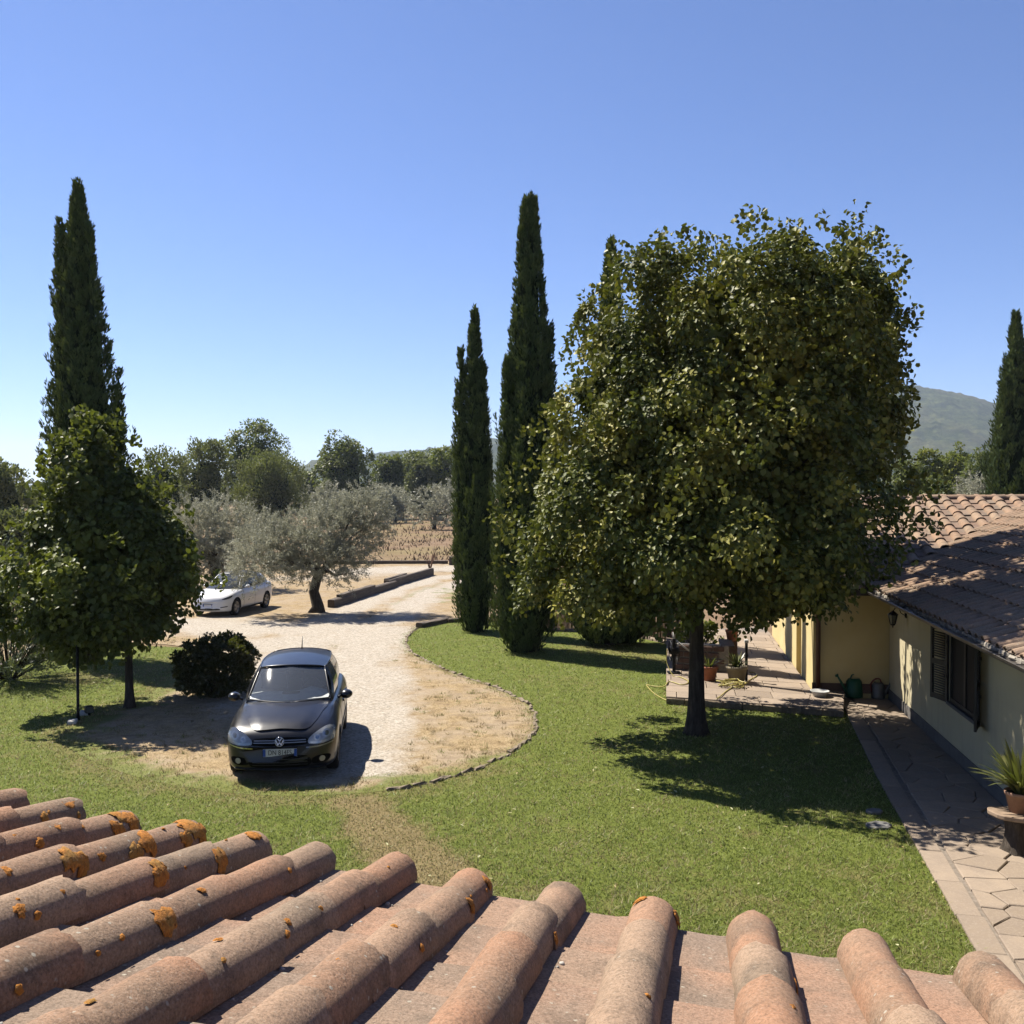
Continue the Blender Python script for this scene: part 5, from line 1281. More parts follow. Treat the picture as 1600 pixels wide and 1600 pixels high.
        for i in range(nt_ + 1):
            t = i / nt_
            for k in range(ns + 1):
                q = -1 + 2 * k / ns; x = q * xr(t); yf = T[0][1] + (T[1][1] - T[0][1]) * q * q; yr = T[7][1] + (T[6][1] - T[7][1]) * q * q; y = yf + (yr - yf) * t
                z0 = np.interp(t, [0, .5, 1], [T[1][2], T[3][2], T[6][2]]); zc = np.interp(t, [0, 1], [T[0][2] - T[1][2], T[7][2] - T[6][2]]) + sp['rc'] * math.sin(pi * t) ** .8 * .8
                V.append((x, y, z0 + zc * (1 - abs(q) ** 2.2) + (0.012 if 0 < k < ns else 0)))
        Fs = [(i * (ns + 1) + k, i * (ns + 1) + k + 1, (i + 1) * (ns + 1) + k + 1, (i + 1) * (ns + 1) + k) for i in range(nt_) for k in range(ns)]
        MB().add(V, Fs, True).obj('roof_panel', sp.get('roof_mat', s.paint), s.root)
        rail = MB()
        for sx in (1, -1):
            e = [np.array(V[i * (ns + 1) + (ns if sx == 1 else 0)]) for i in range(nt_ + 1)]; rail.tube(e, .016, 6)
            a, b_ = np.array(B[1]) * [sx, 1, 1], np.array(T[1]) * [sx, 1, 1]
            rail.tube([a + (b_ - a) * t + np.array([sx * .0, -.012 * math.sin(pi * t) * 3, 0]) for t in np.linspace(-.02, 1, 8)], .020, 6)
        f = [np.array(V[k]) for k in range(ns + 1)]; rail.tube(f, .014, 6); f = [np.array(V[nt_ * (ns + 1) + k]) for k in range(ns + 1)]; rail.tube(f, .016, 6)
        rail.obj('roof_rail', sp.get('rail_mat', s.paint), s.root)
        # dark cabin tub, dashboard, wheel, seats
        zb = B[3][2]
        pts = [(B[k][0] * sx * .985, B[k][1], zb + sp.get('tub', .035)) for sx in (1,) for k in range(8)] + [(-B[k][0] * .985, B[k][1], zb + sp.get('tub', .035)) for k in range(6, 0, -1)]
        tub = MB().add(pts, [tuple(range(len(pts)))]); tub.obj('cabin_floor', m_trim, s.root)
    def wheels(s):
        sp = s.sp; R = sp['wr']; w = .205 if sp['W'] < 1.8 else .235
        for wy in sp['wheels']:
            for sx in (-1, 1):
                e = empty('wheel', (sx * (sp['W'] / 2 - .018 - w / 2), wy, R)); e.parent = s.root; h = w / 2
                MB().lathe([(R * .66, -h * .92), (R * .80, -h), (R * .95, -h * .9), (R, -h * .6), (R, h * .6), (R * .95, h * .9), (R * .80, h), (R * .66, h * .92)], (0, 0, 0), 30, 'x').obj('tyre', m_rubber, e)
                rm = MB().lathe([(R * .67, sx * h * .9), (R * .63, sx * h * .95), (R * .60, sx * h * .6), (R * .58, 0)], (0, 0, 0), 30, 'x')
                ns = sp['spokes']
                for k in range(ns):
                    a = 2 * pi * k / ns; d = np.array([0, math.cos(a), math.sin(a)]); t = np.array([0, -math.sin(a), math.cos(a)]); wd = sp['spw']; x0 = sx * h * .78
                    P = [np.array([x0, 0, 0]) + d * R * .1 + t * wd * .6, np.array([x0, 0, 0]) + d * R * .1 - t * wd * .6, np.array([x0 + sx * .01, 0, 0]) + d * R * .625 - t * wd, np.array([x0 + sx * .01, 0, 0]) + d * R * .625 + t * wd]
                    P += [p - np.array([sx * .03, 0, 0]) for p in P]; rm.add(P, [(0, 1, 2, 3), (7, 6, 5, 4), (0, 4, 5, 1), (1, 5, 6, 2), (2, 6, 7, 3), (3, 7, 4, 0)])
                rm.lathe([(0, sx * h * .86), (.05, sx * h * .84), (.055, sx * h * .6)], (0, 0, 0), 12, 'x'); rm.obj('rim', m_alloy, e)
                MB().lathe([(0, sx * h * .2), (R * .57, sx * h * .2)], (0, 0, 0), 20, 'x').obj('brake_disc', m_trim, e)
    def mirrors(s, y, x, z, cap, sc=1.0):
        for sx in (-1, 1):
            e = empty('door_mirror', (sx * x, y, z)); e.parent = s.root
            MB().lathe([(0, -.085 * sc), (.05 * sc, -.075 * sc), (.08 * sc, -.03 * sc), (.088 * sc, .03 * sc), (.075 * sc, .055 * sc), (0, .06 * sc)], (sx * .10, 0, .05), 14, 'y').obj('shell', cap, e).scale = (1.18, 1, .82)
            MB().lathe([(0, .062 * sc), (.066 * sc, .062 * sc)], (sx * .10, 0, .05), 14, 'y').obj('glass', m_chrome, e).scale = (1.18, 1, .82)
            MB().tube([(-sx * .03, .01, -.01), (sx * .03, .01, .015)], [.028, .022], 6).obj('arm', cap, e)
    def plate(s, z, x0=0.0, y=-.012, text='DN 814FS', w=.52, h=.115):
        e = empty('number_plate', (x0, y, z)); e.parent = s.root
        MB().box((0, 0, 0), (w, .012, h), 0, .003).obj('panel', m_plate, e)
        MB().box((0, .004, 0), (w + .03, .012, h + .03), 0, .004).obj('frame', m_trim, e)
        [MB().box((sx * (w / 2 - .022), -.0075, 0), (.042, .004, h - .008)).obj('band', m_blue, e) for sx in (-1, 1)]
        if text:
            cu = bpy.data.curves.new('lettering', 'FONT'); cu.body = text; cu.size = .105; cu.extrude = .0015; cu.align_x = 'CENTER'; cu.align_y = 'CENTER'; cu.materials.append(m_ink)
            o = bpy.data.objects.new('lettering', cu); COL.objects.link(o); bpy.context.view_layer.update(); tm = bpy.data.meshes.new_from_object(o.evaluated_get(bpy.context.evaluated_depsgraph_get())); bpy.data.objects.remove(o); bpy.data.curves.remove(cu); o = link('lettering', tm, m_ink); o.parent = e; o.location = (0, -.0085, 0); o.rotation_euler = (pi / 2, 0, 0); o.scale = (.82, 1, 1)

# --- the black hatchback
fc, rcn = G(446, 1207), None
YF = 15.2; XF = PY(437, 1190, YF)[0]
spec = dict(L=4.2, W=1.76, wr=.315, wheels=(.86, 3.44), spokes=10, spw=.018, bow=.17, rc=.05,
    w=([0, .03, .08, .16, .3, .5, .9, 2, 3.3, 3.8, 4.05, 4.15, 4.2], [.60, .68, .745, .80, .85, .872, .88, .88, .88, .86, .80, .74, .66]),
    zb=([0, .04, .1, .3, .6, 3.6, 3.9, 4.1, 4.2], [.34, .25, .21, .19, .18, .18, .24, .32, .42]),
    zt=([0, .03, .07, .12, .2, .35, .6, .9, 1.2, 2.0, 3.4, 3.8, 4.05, 4.15, 4.2], [.57, .645, .71, .75, .785, .825, .872, .908, .94, .955, .97, .97, .93, .88, .80]),
    crown=([0, .1, .3, 1.0, 1.3, 4.0, 4.2], [.0, .015, .045, .06, .04, .02, .0]),
    shoulder=([0, .2, .6, 1.2, 4.2], [1.0, .98, .965, .97, .97]),
    belt=[(0, 1.10, .965), (.70, 1.40, .955), (.735, 1.52, .955), (.755, 2.42, .965), (.755, 2.50, .965), (.735, 3.30, .975), (.68, 3.85, .985), (0, 4.03, .985)],
    rooftop=[(0, 1.86, 1.455), (.555, 2.0, 1.405), (.585, 2.08, 1.405), (.60, 2.55, 1.425), (.60, 2.63, 1.425), (.585, 3.35, 1.405), (.55, 3.72, 1.385), (0, 3.85, 1.425)])
car = Car('parked_car', 'black hatchback parked on the gravel nose towards the tiled roof', (XF, YF, .006), math.radians(7.0), 1.0, spec, m_black)
car.root.scale = (1.0, 1.05, 1.045)
car.body(); car.cabin(); car.wheels(); car.mirrors(1.62, .83, .97, m_black, 1.05)
def sym(poly, sx): return [(x * sx, z) for x, z in (poly if sx == 1 else poly[::-1])]
# bonnet raised between two creases
car.patch('bonnet', catmull([(-.38, .175), (0, .162), (.38, .175), (.52, .38), (.60, .75), (.635, 1.22), (0, 1.06), (-.635, 1.22), (-.60, .75), (-.52, .40)], 5, True), 't', m_black, .010, .01, .05, lift=lambda x, y: .012 * (1 - sstep(.75, 1.0, abs(x) / (.40 + .2 * y))))
HL = [(.43, .605), (.435, .66), (.50, .715), (.60, .765), (.70, .795), (.775, .785), (.81, .74), (.815, .665), (.78, .615), (.62, .588), (.50, .59)]
for sx in (1, -1):
    hlp = sym(catmull(HL, 4, True), sx)
    h = car.patch('headlight', hlp, 'f', m_hl, .004, .03, .025)
    for c, r, m in (((.70, .715), .062, m_reflector), ((.565, .672), .05, m_reflector)):
        a = np.linspace(0, 2 * pi, 20, endpoint=False); p = np.stack([sx * c[0] + r * np.cos(a), c[1] + r * np.sin(a) * .92], 1); car.patch('lamp', p, 'f', m, .010, .004, .02, parent=h)
        p = np.stack([sx * c[0] + r * .55 * np.cos(a), c[1] + r * .55 * np.sin(a) * .92], 1); car.patch('bulb', p, 'f', m_chrome, .016, .002, .02, parent=h)
    car.patch('indicator', sym(catmull([(.46, .600), (.62, .598), (.79, .628), (.80, .645), (.62, .622), (.46, .625)], 3, True), sx), 'f', m_reflector, .012, .004, .02, parent=h)
    car.patch('lens', hlp, 'f', m_lens, .022, .004, .03, parent=h)
    car.patch('bumper_trim', sym([(.40, .535), (.60, .545), (.80, .575), (.80, .588), (.60, .562), (.40, .552)], sx), 'f', m_chrome if sx < 0 else m_alloy, .010, .006, .007)
    a = np.linspace(0, 2 * pi, 18, endpoint=False)
    car.patch('fog_recess', sym(catmull([(.50, .30), (.72, .31), (.76, .40), (.62, .42), (.50, .38)], 4, True), sx), 'f', m_void, .004, .02, .03)
    car.patch('fog_lamp', np.stack([sx * .64 + .043 * np.cos(a), .362 + .043 * np.sin(a)], 1), 'f', m_amber, .012, .01, .02)
car.patch('grille', catmull([(-.415, .595), (-.42, .655), (-.40, .682), (0, .70), (.40, .682), (.42, .655), (.415, .595), (0, .578)], 4, True), 'f', m_void, .003, .02, .03)
for z, hw in ((.625, .40), (.655, .395)):
    car.patch('grille_slat', [(-hw, z - .006), (0, z - .004), (hw, z - .006), (hw, z + .006), (0, z + .008), (-hw, z + .006)], 'f', m_alloy, .018, .014, .006)
car.patch('air_intake', catmull([(-.44, .27), (-.42, .42), (0, .43), (.42, .42), (.44, .27), (0, .255)], 3, True), 'f', m_void, .003, .02, .03)
for z in (.30, .34, .38): car.patch('intake_slat', [(-.42, z - .006), (.42, z - .006), (.42, z + .006), (-.42, z + .006)], 'f', m_trim, .012, .012, .006)
car.patch('splitter', [(-.70, .232), (0, .218), (.70, .232), (.70, .25), (0, .235), (-.70, .25)], 'f', m_trim, .02, .02, .008)
# round emblem: ring with the two letters
hpt, hn = car.hit((0, -2, .645), (0, 1, 0)); em = empty('emblem', (0, hpt.y - .024, .648)); em.parent = car.root; em.rotation_euler = (-.22, 0, 0)
MB().lathe([(.072, .004), (.072, -.010), (.066, -.014), (.060, -.010), (.060, .004)], (0, 0, 0), 28, 'y').obj('ring', m_chrome, em)
MB().lathe([(0, 0), (.061, 0)], (0, .002, 0), 24, 'y').obj('backing', m_trim, em)
ltr = MB()
for pts in ([(-.030, .050), (0, .006), (.030, .050)], [(-.053, .020), (-.026, -.050), (0, -.008), (.026, -.050), (.053, .020)]):
    for a, b_ in zip(pts, pts[1:]):
        d = np.array([b_[0] - a[0], b_[1] - a[1]]); n = np.array([-d[1], d[0]]) / np.hypot(*d) * .0065; q = [np.array(a) + n, np.array(a) - n, np.array(b_) - n, np.array(b_) + n]
        ltr.add([(p[0], -.011, p[1]) for p in q] + [(p[0], .0, p[1]) for p in q], [(0, 1, 2, 3), (7, 6, 5, 4), (0, 4, 5, 1), (1, 5, 6, 2), (2, 6, 7, 3), (3, 7, 4, 0)])
ltr.obj('lettering', m_chrome, em)
car.plate(.478, 0.0, car.hit((0, -2, .478), (0, 1, 0))[0].y - .022)
# door lines, handles, side rub strip, wipers, aerial
for sx in (1, -1):
    for y in (1.52, 2.46, 3.30): car.patch('door_seam', [(y - .005, .26), (y + .005, .26), (y + .005, .93), (y - .005, .93)], 's', m_trim, .003, .003, .006, side=sx)
    for y in (2.28, 3.10): car.patch('door_handle', [(y - .10, .775), (y + .09, .78), (y + .09, .81), (y - .10, .805)], 's', m_black, .022, .01, .012, side=sx)
    car.patch('side_strip', [(1.0, .50), (3.1, .50), (3.1, .545), (1.0, .545)], 's', m_trim, .012, .005, .02, side=sx)
def screen_pt(x, v, off=.02):
    B, T = spec['belt'], spec['rooftop']; t = abs(x) / .70; yb = B[0][1] + (B[1][1] - B[0][1]) * t * t; yt = T[0][1] + (T[1][1] - T[0][1]) * t * t
    zb = B[0][2] + (B[1][2] - B[0][2]) * t; ztp = T[0][2] + (T[1][2] - T[0][2]) * t; xx = x * (1 - v * .2)
    return np.array([xx, yb + (yt - yb) * v - .03 * math.sin(pi * v) - off * .7, zb + (ztp - zb) * v + off * .7])
wp = MB()
for x0, x1 in ((-.52, .05), (.10, .60)): wp.tube([screen_pt(x, .03 + .03 * abs(math.sin(4 * x)), .025) for x in np.linspace(x0, x1, 6)], .011, 5)
wp.obj('wiper', m_trim, car.root)
car.patch('cowl', [(-.66, 1.22), (0, 1.02), (.66, 1.22), (.66, 1.34), (0, 1.12), (-.66, 1.34)], 't', m_trim, .006, .004, .06)
MB().tube([(0, 3.70, 1.455), (0, 3.86, 1.66)], [.012, .005], 6).obj('aerial', m_trim, car.root)
# interior seen through the screen
dsh = MB(); P = []
for i, (y0, z) in enumerate(((1.20, 1.012), (1.5, 1.065), (1.72, 1.06), (1.82, 1.0))):
    for k in range(13):
        x = -.68 + 1.36 * k / 12; hump = .075 * math.exp(-((x - .36) / .16) ** 2) * (1 if i in (1, 2) else .15); P.append((x * (.96 if i == 0 else 1.0), y0 + .22 * (x / .7) ** 2 * (1 if i == 0 else .2), z + hump))
dsh.add(P, [(i * 13 + k, i * 13 + k + 1, (i + 1) * 13 + k + 1, (i + 1) * 13 + k) for i in range(3) for k in range(12)], True)
do = dsh.obj('dashboard', m_dash, car.root)
MB().box((0.02, 1.52, 1.078), (.30, .12, .02), 0, .008).obj('air_vent', m_trim, do)
sw = MB(); a = np.linspace(0, 2 * pi, 25); sw.tube([(.36 + .185 * math.cos(t), 1.86 + .07 * math.sin(t), 1.07 + .17 * math.sin(t)) for t in a], .016, 6); sw.tube([(.19, 1.86, 1.07), (.53, 1.86, 1.07)], .02, 6); sw.lathe([(0, -.02), (.06, -.015), (.06, .02)], (.36, 1.86, 1.07), 12, 'y'); sw.obj('steering_wheel', m_trim, car.root)
for x in (-.36, .36):
    st = MB(); st.box((x, 2.42, 1.10), (.46, .16, .42), 0, .07); st.box((x, 2.46, 1.36), (.24, .10, .16), 0, .05); st.obj('seat', m_seat, car.root)
bs = MB(); bs.box((0, 3.3, 1.08), (1.2, .2, .34), 0, .06); bs.obj('rear_bench', m_seat, car.root)
MB().box((0, 1.99, 1.345), (.24, .03, .075), 0, .02).obj('rear_view_mirror', m_trim, car.root)
m_visor = plain('grey_sun_visor', (.32, .33, .33), .8, var=.1)
for x in (-.30, .30): MB().box((x, 2.07, 1.372), (.40, .17, .018), 0, .006).obj('sun_visor', m_visor, car.root)

# --- the white car under the olive
spec2 = dict(L=4.75, W=1.92, wr=.345, wheels=(.86, 3.75), spokes=5, spw=.045, bow=.26, rc=.05, roof_mat=m_trim, rail_mat=m_white,
    w=([0, .03, .08, .16, .3, .5, .9, 2, 3.7, 4.2, 4.55, 4.7, 4.75], [.62, .70, .77, .84, .90, .94, .96, .96, .96, .94, .86, .78, .70]),
    zb=([0, .04, .1, .3, .6, 4.1, 4.4, 4.65, 4.75], [.33, .25, .22, .20, .20, .20, .28, .38, .48]),
    zt=([0, .03, .07, .13, .22, .4, .7, 1.0, 1.3, 2.2, 3.6, 4.2, 4.55, 4.7, 4.75], [.60, .67, .72, .765, .805, .86, .925, .97, 1.0, 1.03, 1.09, 1.12, 1.08, 1.02, .92]),
    crown=([0, .1, .3, 1.0, 1.3, 4.4, 4.75], [.0, .015, .04, .05, .04, .02, .0]), shoulder=([0, .2, .6, 1.2, 4.75], [1.0, .985, .98, .975, .96]),
    belt=[(0, 1.02, 1.02), (.76, 1.40, 1.02), (.80, 1.55, 1.02), (.83, 2.55, 1.05), (.83, 2.63, 1.05), (.80, 3.75, 1.10), (.72, 4.25, 1.13), (0, 4.50, 1.13)],
    rooftop=[(0, 1.92, 1.575), (.56, 2.10, 1.53), (.60, 2.2, 1.53), (.62, 2.75, 1.575), (.62, 2.83, 1.575), (.58, 3.65, 1.52), (.54, 3.95, 1.45), (0, 4.1, 1.48)])
wq = G(367.7, 962); ang2 = math.atan2(-(G(425, 946) - wq)[0], (G(425, 946) - wq)[1]) ; SCW = .86
ang2 = math.radians(-11.5)
# place so that the near front wheel stands at wq
lx, ly = .86 * SCW, .86 * SCW; cA, sA = math.cos(ang2), math.sin(ang2)
wloc = (wq[0] - (lx * cA - ly * sA), wq[1] - (lx * sA + ly * cA), .006)
wc_ = Car('parked_car', 'white electric crossover car parked in the shade of the olive tree', wloc, ang2, SCW, spec2, m_white)
wc_.root.scale = (SCW, SCW, SCW * 1.08)
wc_.body(); wc_.cabin(); wc_.wheels(); wc_.mirrors(1.72, .90, 1.06, m_white, 1.0)
for sx in (1, -1):
    h = wc_.patch('headlight', sym(catmull([(.60, .70), (.66, .735), (.78, .79), (.86, .83), (.885, .80), (.86, .735), (.74, .69)], 4, True), sx), 'f', m_trim, .006, .02, .025)
    wc_.patch('lens', sym(catmull([(.64, .71), (.78, .775), (.86, .815), (.87, .79), (.84, .74), (.74, .70)], 4, True), sx), 'f', m_lens, .012, .004, .03, parent=h)
    wc_.patch('side_vent', sym([(.56, .37), (.80, .40), (.80, .44), (.56, .40)], sx), 'f', m_trim, .005, .01, .012)
    for y in (1.50, 2.55, 3.55): wc_.patch('door_seam', [(y - .006, .28), (y + .006, .28), (y + .006, 1.0), (y - .006, 1.0)], 's', m_trim, .003, .003, .006, side=sx)
    for y in (2.35, 3.35): wc_.patch('door_handle', [(y - .10, .86), (y + .09, .865), (y + .09, .885), (y - .10, .88)], 's', m_white, .01, .01, .01, side=sx)
    wc_.patch('sill_trim', [(1.3, .22), (3.3, .22), (3.3, .30), (1.3, .30)], 's', m_trim, .006, .01, .03, side=sx)
wc_.patch('air_intake', catmull([(-.52, .285), (-.48, .345), (0, .355), (.48, .345), (.52, .285), (0, .27)], 3, True), 'f', m_trim, .005, .02, .03)
wc_.patch('bonnet_seam', [(-.70, 1.28), (0, .98), (.70, 1.28), (.70, 1.31), (0, 1.01), (-.70, 1.31)], 't', m_trim, .004, .004, .015)
wc_.plate(.45, 0, wc_.hit((0, -2, .45), (0, 1, 0))[0].y - .02, None, .42, .11)
for x in (-.38, .38): MB().box((x, 2.55, 1.2), (.48, .16, .44), 0, .07).box((x, 2.6, 1.44), (.26, .10, .16), 0, .05).obj('seat', m_seat, wc_.root)
MB().box((0, 1.75, 1.07), (1.35, .4, .06), 0, .02).obj('dashboard', m_dashd, wc_.root)

# ------------------------------------------------------------------ things about the garden
m_terra = plain('terracotta_pot', (.40, .15, .075), .8, var=.2, scale=8); m_beigepot = plain('beige_pot', (.30, .25, .17), .8, var=.2, scale=8)
m_soil = plain('potting_soil', (.035, .025, .018), .95, var=.4, scale=30)
m_tuff = plain('tuff_block', (.17, .105, .075), .95, var=.35, scale=7, bstr=.6)
m_greyst = plain('grey_lawn_stone', (.20, .195, .185), .85, var=.2, scale=6)
m_whitest = plain('white_stone', (.62, .60, .56), .8, var=.12, scale=8)
L_strap = leafmat('strap_leaf', (.05, .075, .02), (.17, .19, .06), (.32, .30, .12), .25, .4, .35)
def strap_plant(parent, z, n, length, w, seed, mat=None, up=1.0, rad=.06, name='leaves'):
    """arching strap leaves, each a bent ribbon"""
    rr = np.random.default_rng(seed); V, Q, R_n, K = [], [], [], []
    for k in range(n):
        a = rr.uniform(0, 2 * pi); l = length * rr.uniform(.6, 1.15); tilt = rr.uniform(.15, .9) / up; d = np.array([math.cos(a), math.sin(a), 0]); s_ = np.array([-d[1], d[0], 0]); p = d * rad * rr.random() + [0, 0, z]; o = len(V)
        for i in range(6):
            t = i / 5; ww = w * (.7 + .6 * t) * (1 - t ** 3) / 2 + .001; ang = tilt + 1.25 * t * tilt
            V += [tuple(p - s_ * ww), tuple(p + s_ * ww)]; p = p + (d * math.sin(ang) + np.array([0, 0, math.cos(ang)])) * l / 5
        Q += [(o + 2 * i, o + 2 * i + 1, o + 2 * i + 3, o + 2 * i + 2) for i in range(5)]; R_n += [rr.random()] * 12; K += [rr.normal(.15, .25)] * 12
    return tag(link(name, npmesh(name, np.array(V), np.array(Q), True, {'rnd': R_n, 'cl': np.clip(K, 0, 1)}, mat or L_strap), None, parent), kind='stuff')
def pot(name, loc, r, h, mat, label, cat='potted plant', rim=True):
    o = tag(empty(name, loc), label, cat)
    MB().lathe([(0, 0), (r * .68, 0), (r * .92, h * .82), (r * 1.0, h * .83), (r * 1.02, h), (r * .90, h), (r * .86, h * .86)], (0, 0, 0), 22).obj('pot', mat, o)
    MB().lathe([(0, h * .88), (r * .88, h * .87)], (0, 0, 0), 16).obj('soil', m_soil, o); return o
p = G(1108, 1063, TZ); o = pot('potted_plant', p, .21, .34, m_terra, 'small plant in a bright terracotta pot just right of the lime trunk'); strap_plant(o, .3, 34, .34, .03, 1)
p = G(1151, 1066, TZ); o = pot('potted_plant', p, .25, .38, m_beigepot, 'strap leaved plant in a beige pot on the terrace'); strap_plant(o, .33, 70, .42, .035, 2)
# low block wall with a plank and a raised pot
p0, p1 = G(1050, 1046, TZ), G(1137, 1050, TZ); p1 = p1 + (p1 - p0) * .02
d = p1[:2] - p0[:2]; L = float(np.hypot(*d)); d /= L; rz = math.atan2(d[1], d[0])
pw = tag(empty('planter_wall', p0, rz), 'low planter wall of brown tuff blocks on the terrace behind the pots', 'planter')
MB().box((L / 2, .12, .325), (L - .02, .20, .63)).obj('mortar_core', m_mort2, pw)
bm_ = [MB().box((0, 0, 0), (.262, .27, .122), 0, .012, .006).mesh('block', m_tuff) for _ in range(4)]
for r_ in range(4):
    x = .145 + (.14 if r_ % 2 else 0)
    while x < L - .1:
        link('block', random.choice(bm_), None, pw, (x, .11 + random.uniform(-.012, .004), .085 + .155 * r_)); x += .285
pk = G(1141, 1020, .60); ob = MB().box((0, 0, 0), (.34, 1.1, .05), 0, .01, .006).obj('plank', m_wood, None, G(1142, 1052, TZ) + [0.05, .75, .62]); ob.rotation_euler = (0, 0, HA)
tag(ob, 'grey weathered plank laid on the right end of the planter wall', 'plank')
pp = G(1141, 1052, TZ); MBp = MB().box((0, 0, .295), (.22, .22, .59), HA, .02, .01); MBp.obj('plank_support', m_tuff, ob).matrix_world = Matrix.Translation(Vector(pp + [0.05, .6, 0]))
pq = G(1154, 1050, TZ) + np.array([.08, 1.1, 0]); pd = MB().box((0, 0, .3), (.26, .26, .6), HA, .02, .01).obj('brick_pedestal', m_tuff, None, pq); tag(pd, 'brown block pedestal carrying the raised pot', 'pedestal')
o = pot('potted_plant', pq + [0, 0, .602], .17, .28, m_terra, 'spiky succulent in the raised pot on the pedestal'); strap_plant(o, .25, 46, .26, .05, 3, up=1.3)
b0 = G(1100, 1040, TZ) + np.array([0, .9, 0]); b0[2] = TZ; bush('planter_bush', b0, .75, 1.05, 60, 26, .10, L_bright, 'light green leafy plant growing behind the planter wall', 91, .7)
# iron post
pi_ = G(1166, 1064, TZ); o = tag(empty('iron_post', pi_), 'dark iron post with a pale cap beside the beige pot', 'post')
MB().box((0, 0, .45), (.055, .055, .9)).obj('pole', m_iron, o); MB().box((0, 0, .93), (.09, .12, .08), HA, .015).obj('cap', m_whitest, o)
# hose stand with reel
ph_ = G(1053, 1052, TZ); o = tag(empty('hose_reel', ph_), 'dark metal hose reel stand at the left end of the terrace', 'hose reel')
MB().box((0, 0, .42), (.07, .07, .84)).box((.0, 0, .02), (.3, .26, .04)).obj('stand', m_iron, o)
MB().lathe([(.24, -.10), (.26, -.09), (.24, -.075)], (0, 0, .55), 22, 'x').lathe([(.24, .10), (.26, .09), (.24, .075)], (0, 0, .55), 22, 'x').lathe([(.09, -.1), (.09, .1)], (0, 0, .55), 14, 'x').obj('drum', m_iron, o)
MB().tube([(0, 0, .82), (0, 0, 1.0)], .03, 8).obj('handle', m_whitest, o)
MB().tube([(.0, 0, .84), (.22, -.05, .66), (.42, -.08, .52)], .022, 8).obj('crank', m_whitest, o)
m_hose, nt, b = newmat('yellow_hose'); v = obco(nt); si(nt, b.inputs['Base Color'], ramp(nt, noise(nt, v, 20, 3), [(.3, (.42, .34, .07)), (.7, (.54, .47, .14))])); b.inputs['Roughness'].default_value = .45
hp = []
def hz(u, v, z=TZ): q = G(u, v, z); return [q[0], q[1], q[2] + .018]
hp += [ph_ + [-.18, -.12, .62], ph_ + [-.2, -.16, .3], np.array(hz(1052, 1057)), hz(1063, 1059), hz(1076, 1066), hz(1066, 1071), hz(1046, 1066), hz(1040, 1072), hz(1034, 1074, .05), hz(1018, 1073, 0), hz(1010, 1071, 0), hz(1019, 1082, 0), hz(1034, 1092, 0), hz(1052, 1099, 0), hz(1075, 1102, 0), hz(1100, 1103, 0), hz(1112, 1098, .03), hz(1122, 1092, TZ), hz(1135, 1081), hz(1146, 1075)]
ca = G(1143, 1073, TZ)
for k in range(56):
    a = k * .62; r_ = .20 + .07 * math.sin(k * 1.7) + .03 * math.sin(k * .9); hp.append([ca[0] + r_ * 1.15 * math.cos(a) * (1 + .1 * math.sin(k * .31)), ca[1] + r_ * math.sin(a), TZ + .02 + .0022 * k + .01 * math.sin(k * 2.1)])
hp += [hz(1160, 1071), hz(1172, 1063), hz(1182, 1057), hz(1180, 1052), hz(1170, 1051)]
ho = MB().tube(catmull(np.array(hp, float), 6), .0125, 6).obj('garden_hose', m_hose, None); tag(ho, 'yellow garden hose looping off the terrace edge into a coil', 'hose')
# white bowl, watering cans
pb = G(1281, 1088, TZ); o = MB().lathe([(0, 0), (.13, 0), (.19, .11), (.205, .125), (.19, .125), (.12, .02), (0, .015)], (0, 0, 0), 24).obj('white_bowl', plain('white_enamel', (.6, .6, .58), .4, var=.08), None, pb); tag(o, 'white bowl standing on the terrace by the downpipe', 'bowl')
def can(loc, r, h, mat, label, rz, mh=None):
    o = tag(empty('watering_can', loc, rz), label, 'watering can')
    MB().lathe([(0, 0), (r, 0), (r * 1.02, h * .1), (r * .88, h * .85), (r * .6, h), (r * .5, h), (r * .5, h * .95)], (0, 0, 0), 22).obj('tank', mat, o)
    MB().tube([(-r * .8, 0, h * .2), (-r * 1.5, 0, h * .7), (-r * 2.1, 0, h * 1.12)], [.04, .03, .022], 8).obj('spout', mat, o)
    MB().lathe([(.02, 0), (.045, .05), (0, .055)], (0, 0, 0), 10).obj('rose', mh or mat, o).matrix_local = Matrix.Translation((-r * 2.1, 0, h * 1.12)) @ Matrix.Rotation(-.8, 4, 'Y')
    MB().tube(catmull([(-r * .45, 0, h * .98), (-r * .2, 0, h * 1.18), (r * .5, 0, h * 1.15), (r * 1.15, 0, h * .8), (r * .9, 0, h * .35)], 5), .016, 6).obj('handle', mh or mat, o); return o
can(G(1334, 1089, .03), .19, .42, plain('green_plastic', (.012, .11, .055), .4, var=.1), 'dark green plastic watering can by the shaded yellow wall', .25)
can(G(1372, 1091, .03), .14, .36, plain('galvanised_zinc', (.25, .24, .22), .5, metal=.5, var=.2), 'small grey metal watering can with a red handle in the wall corner', pi * .9, plain('red_plastic', (.22, .025, .015), .45))
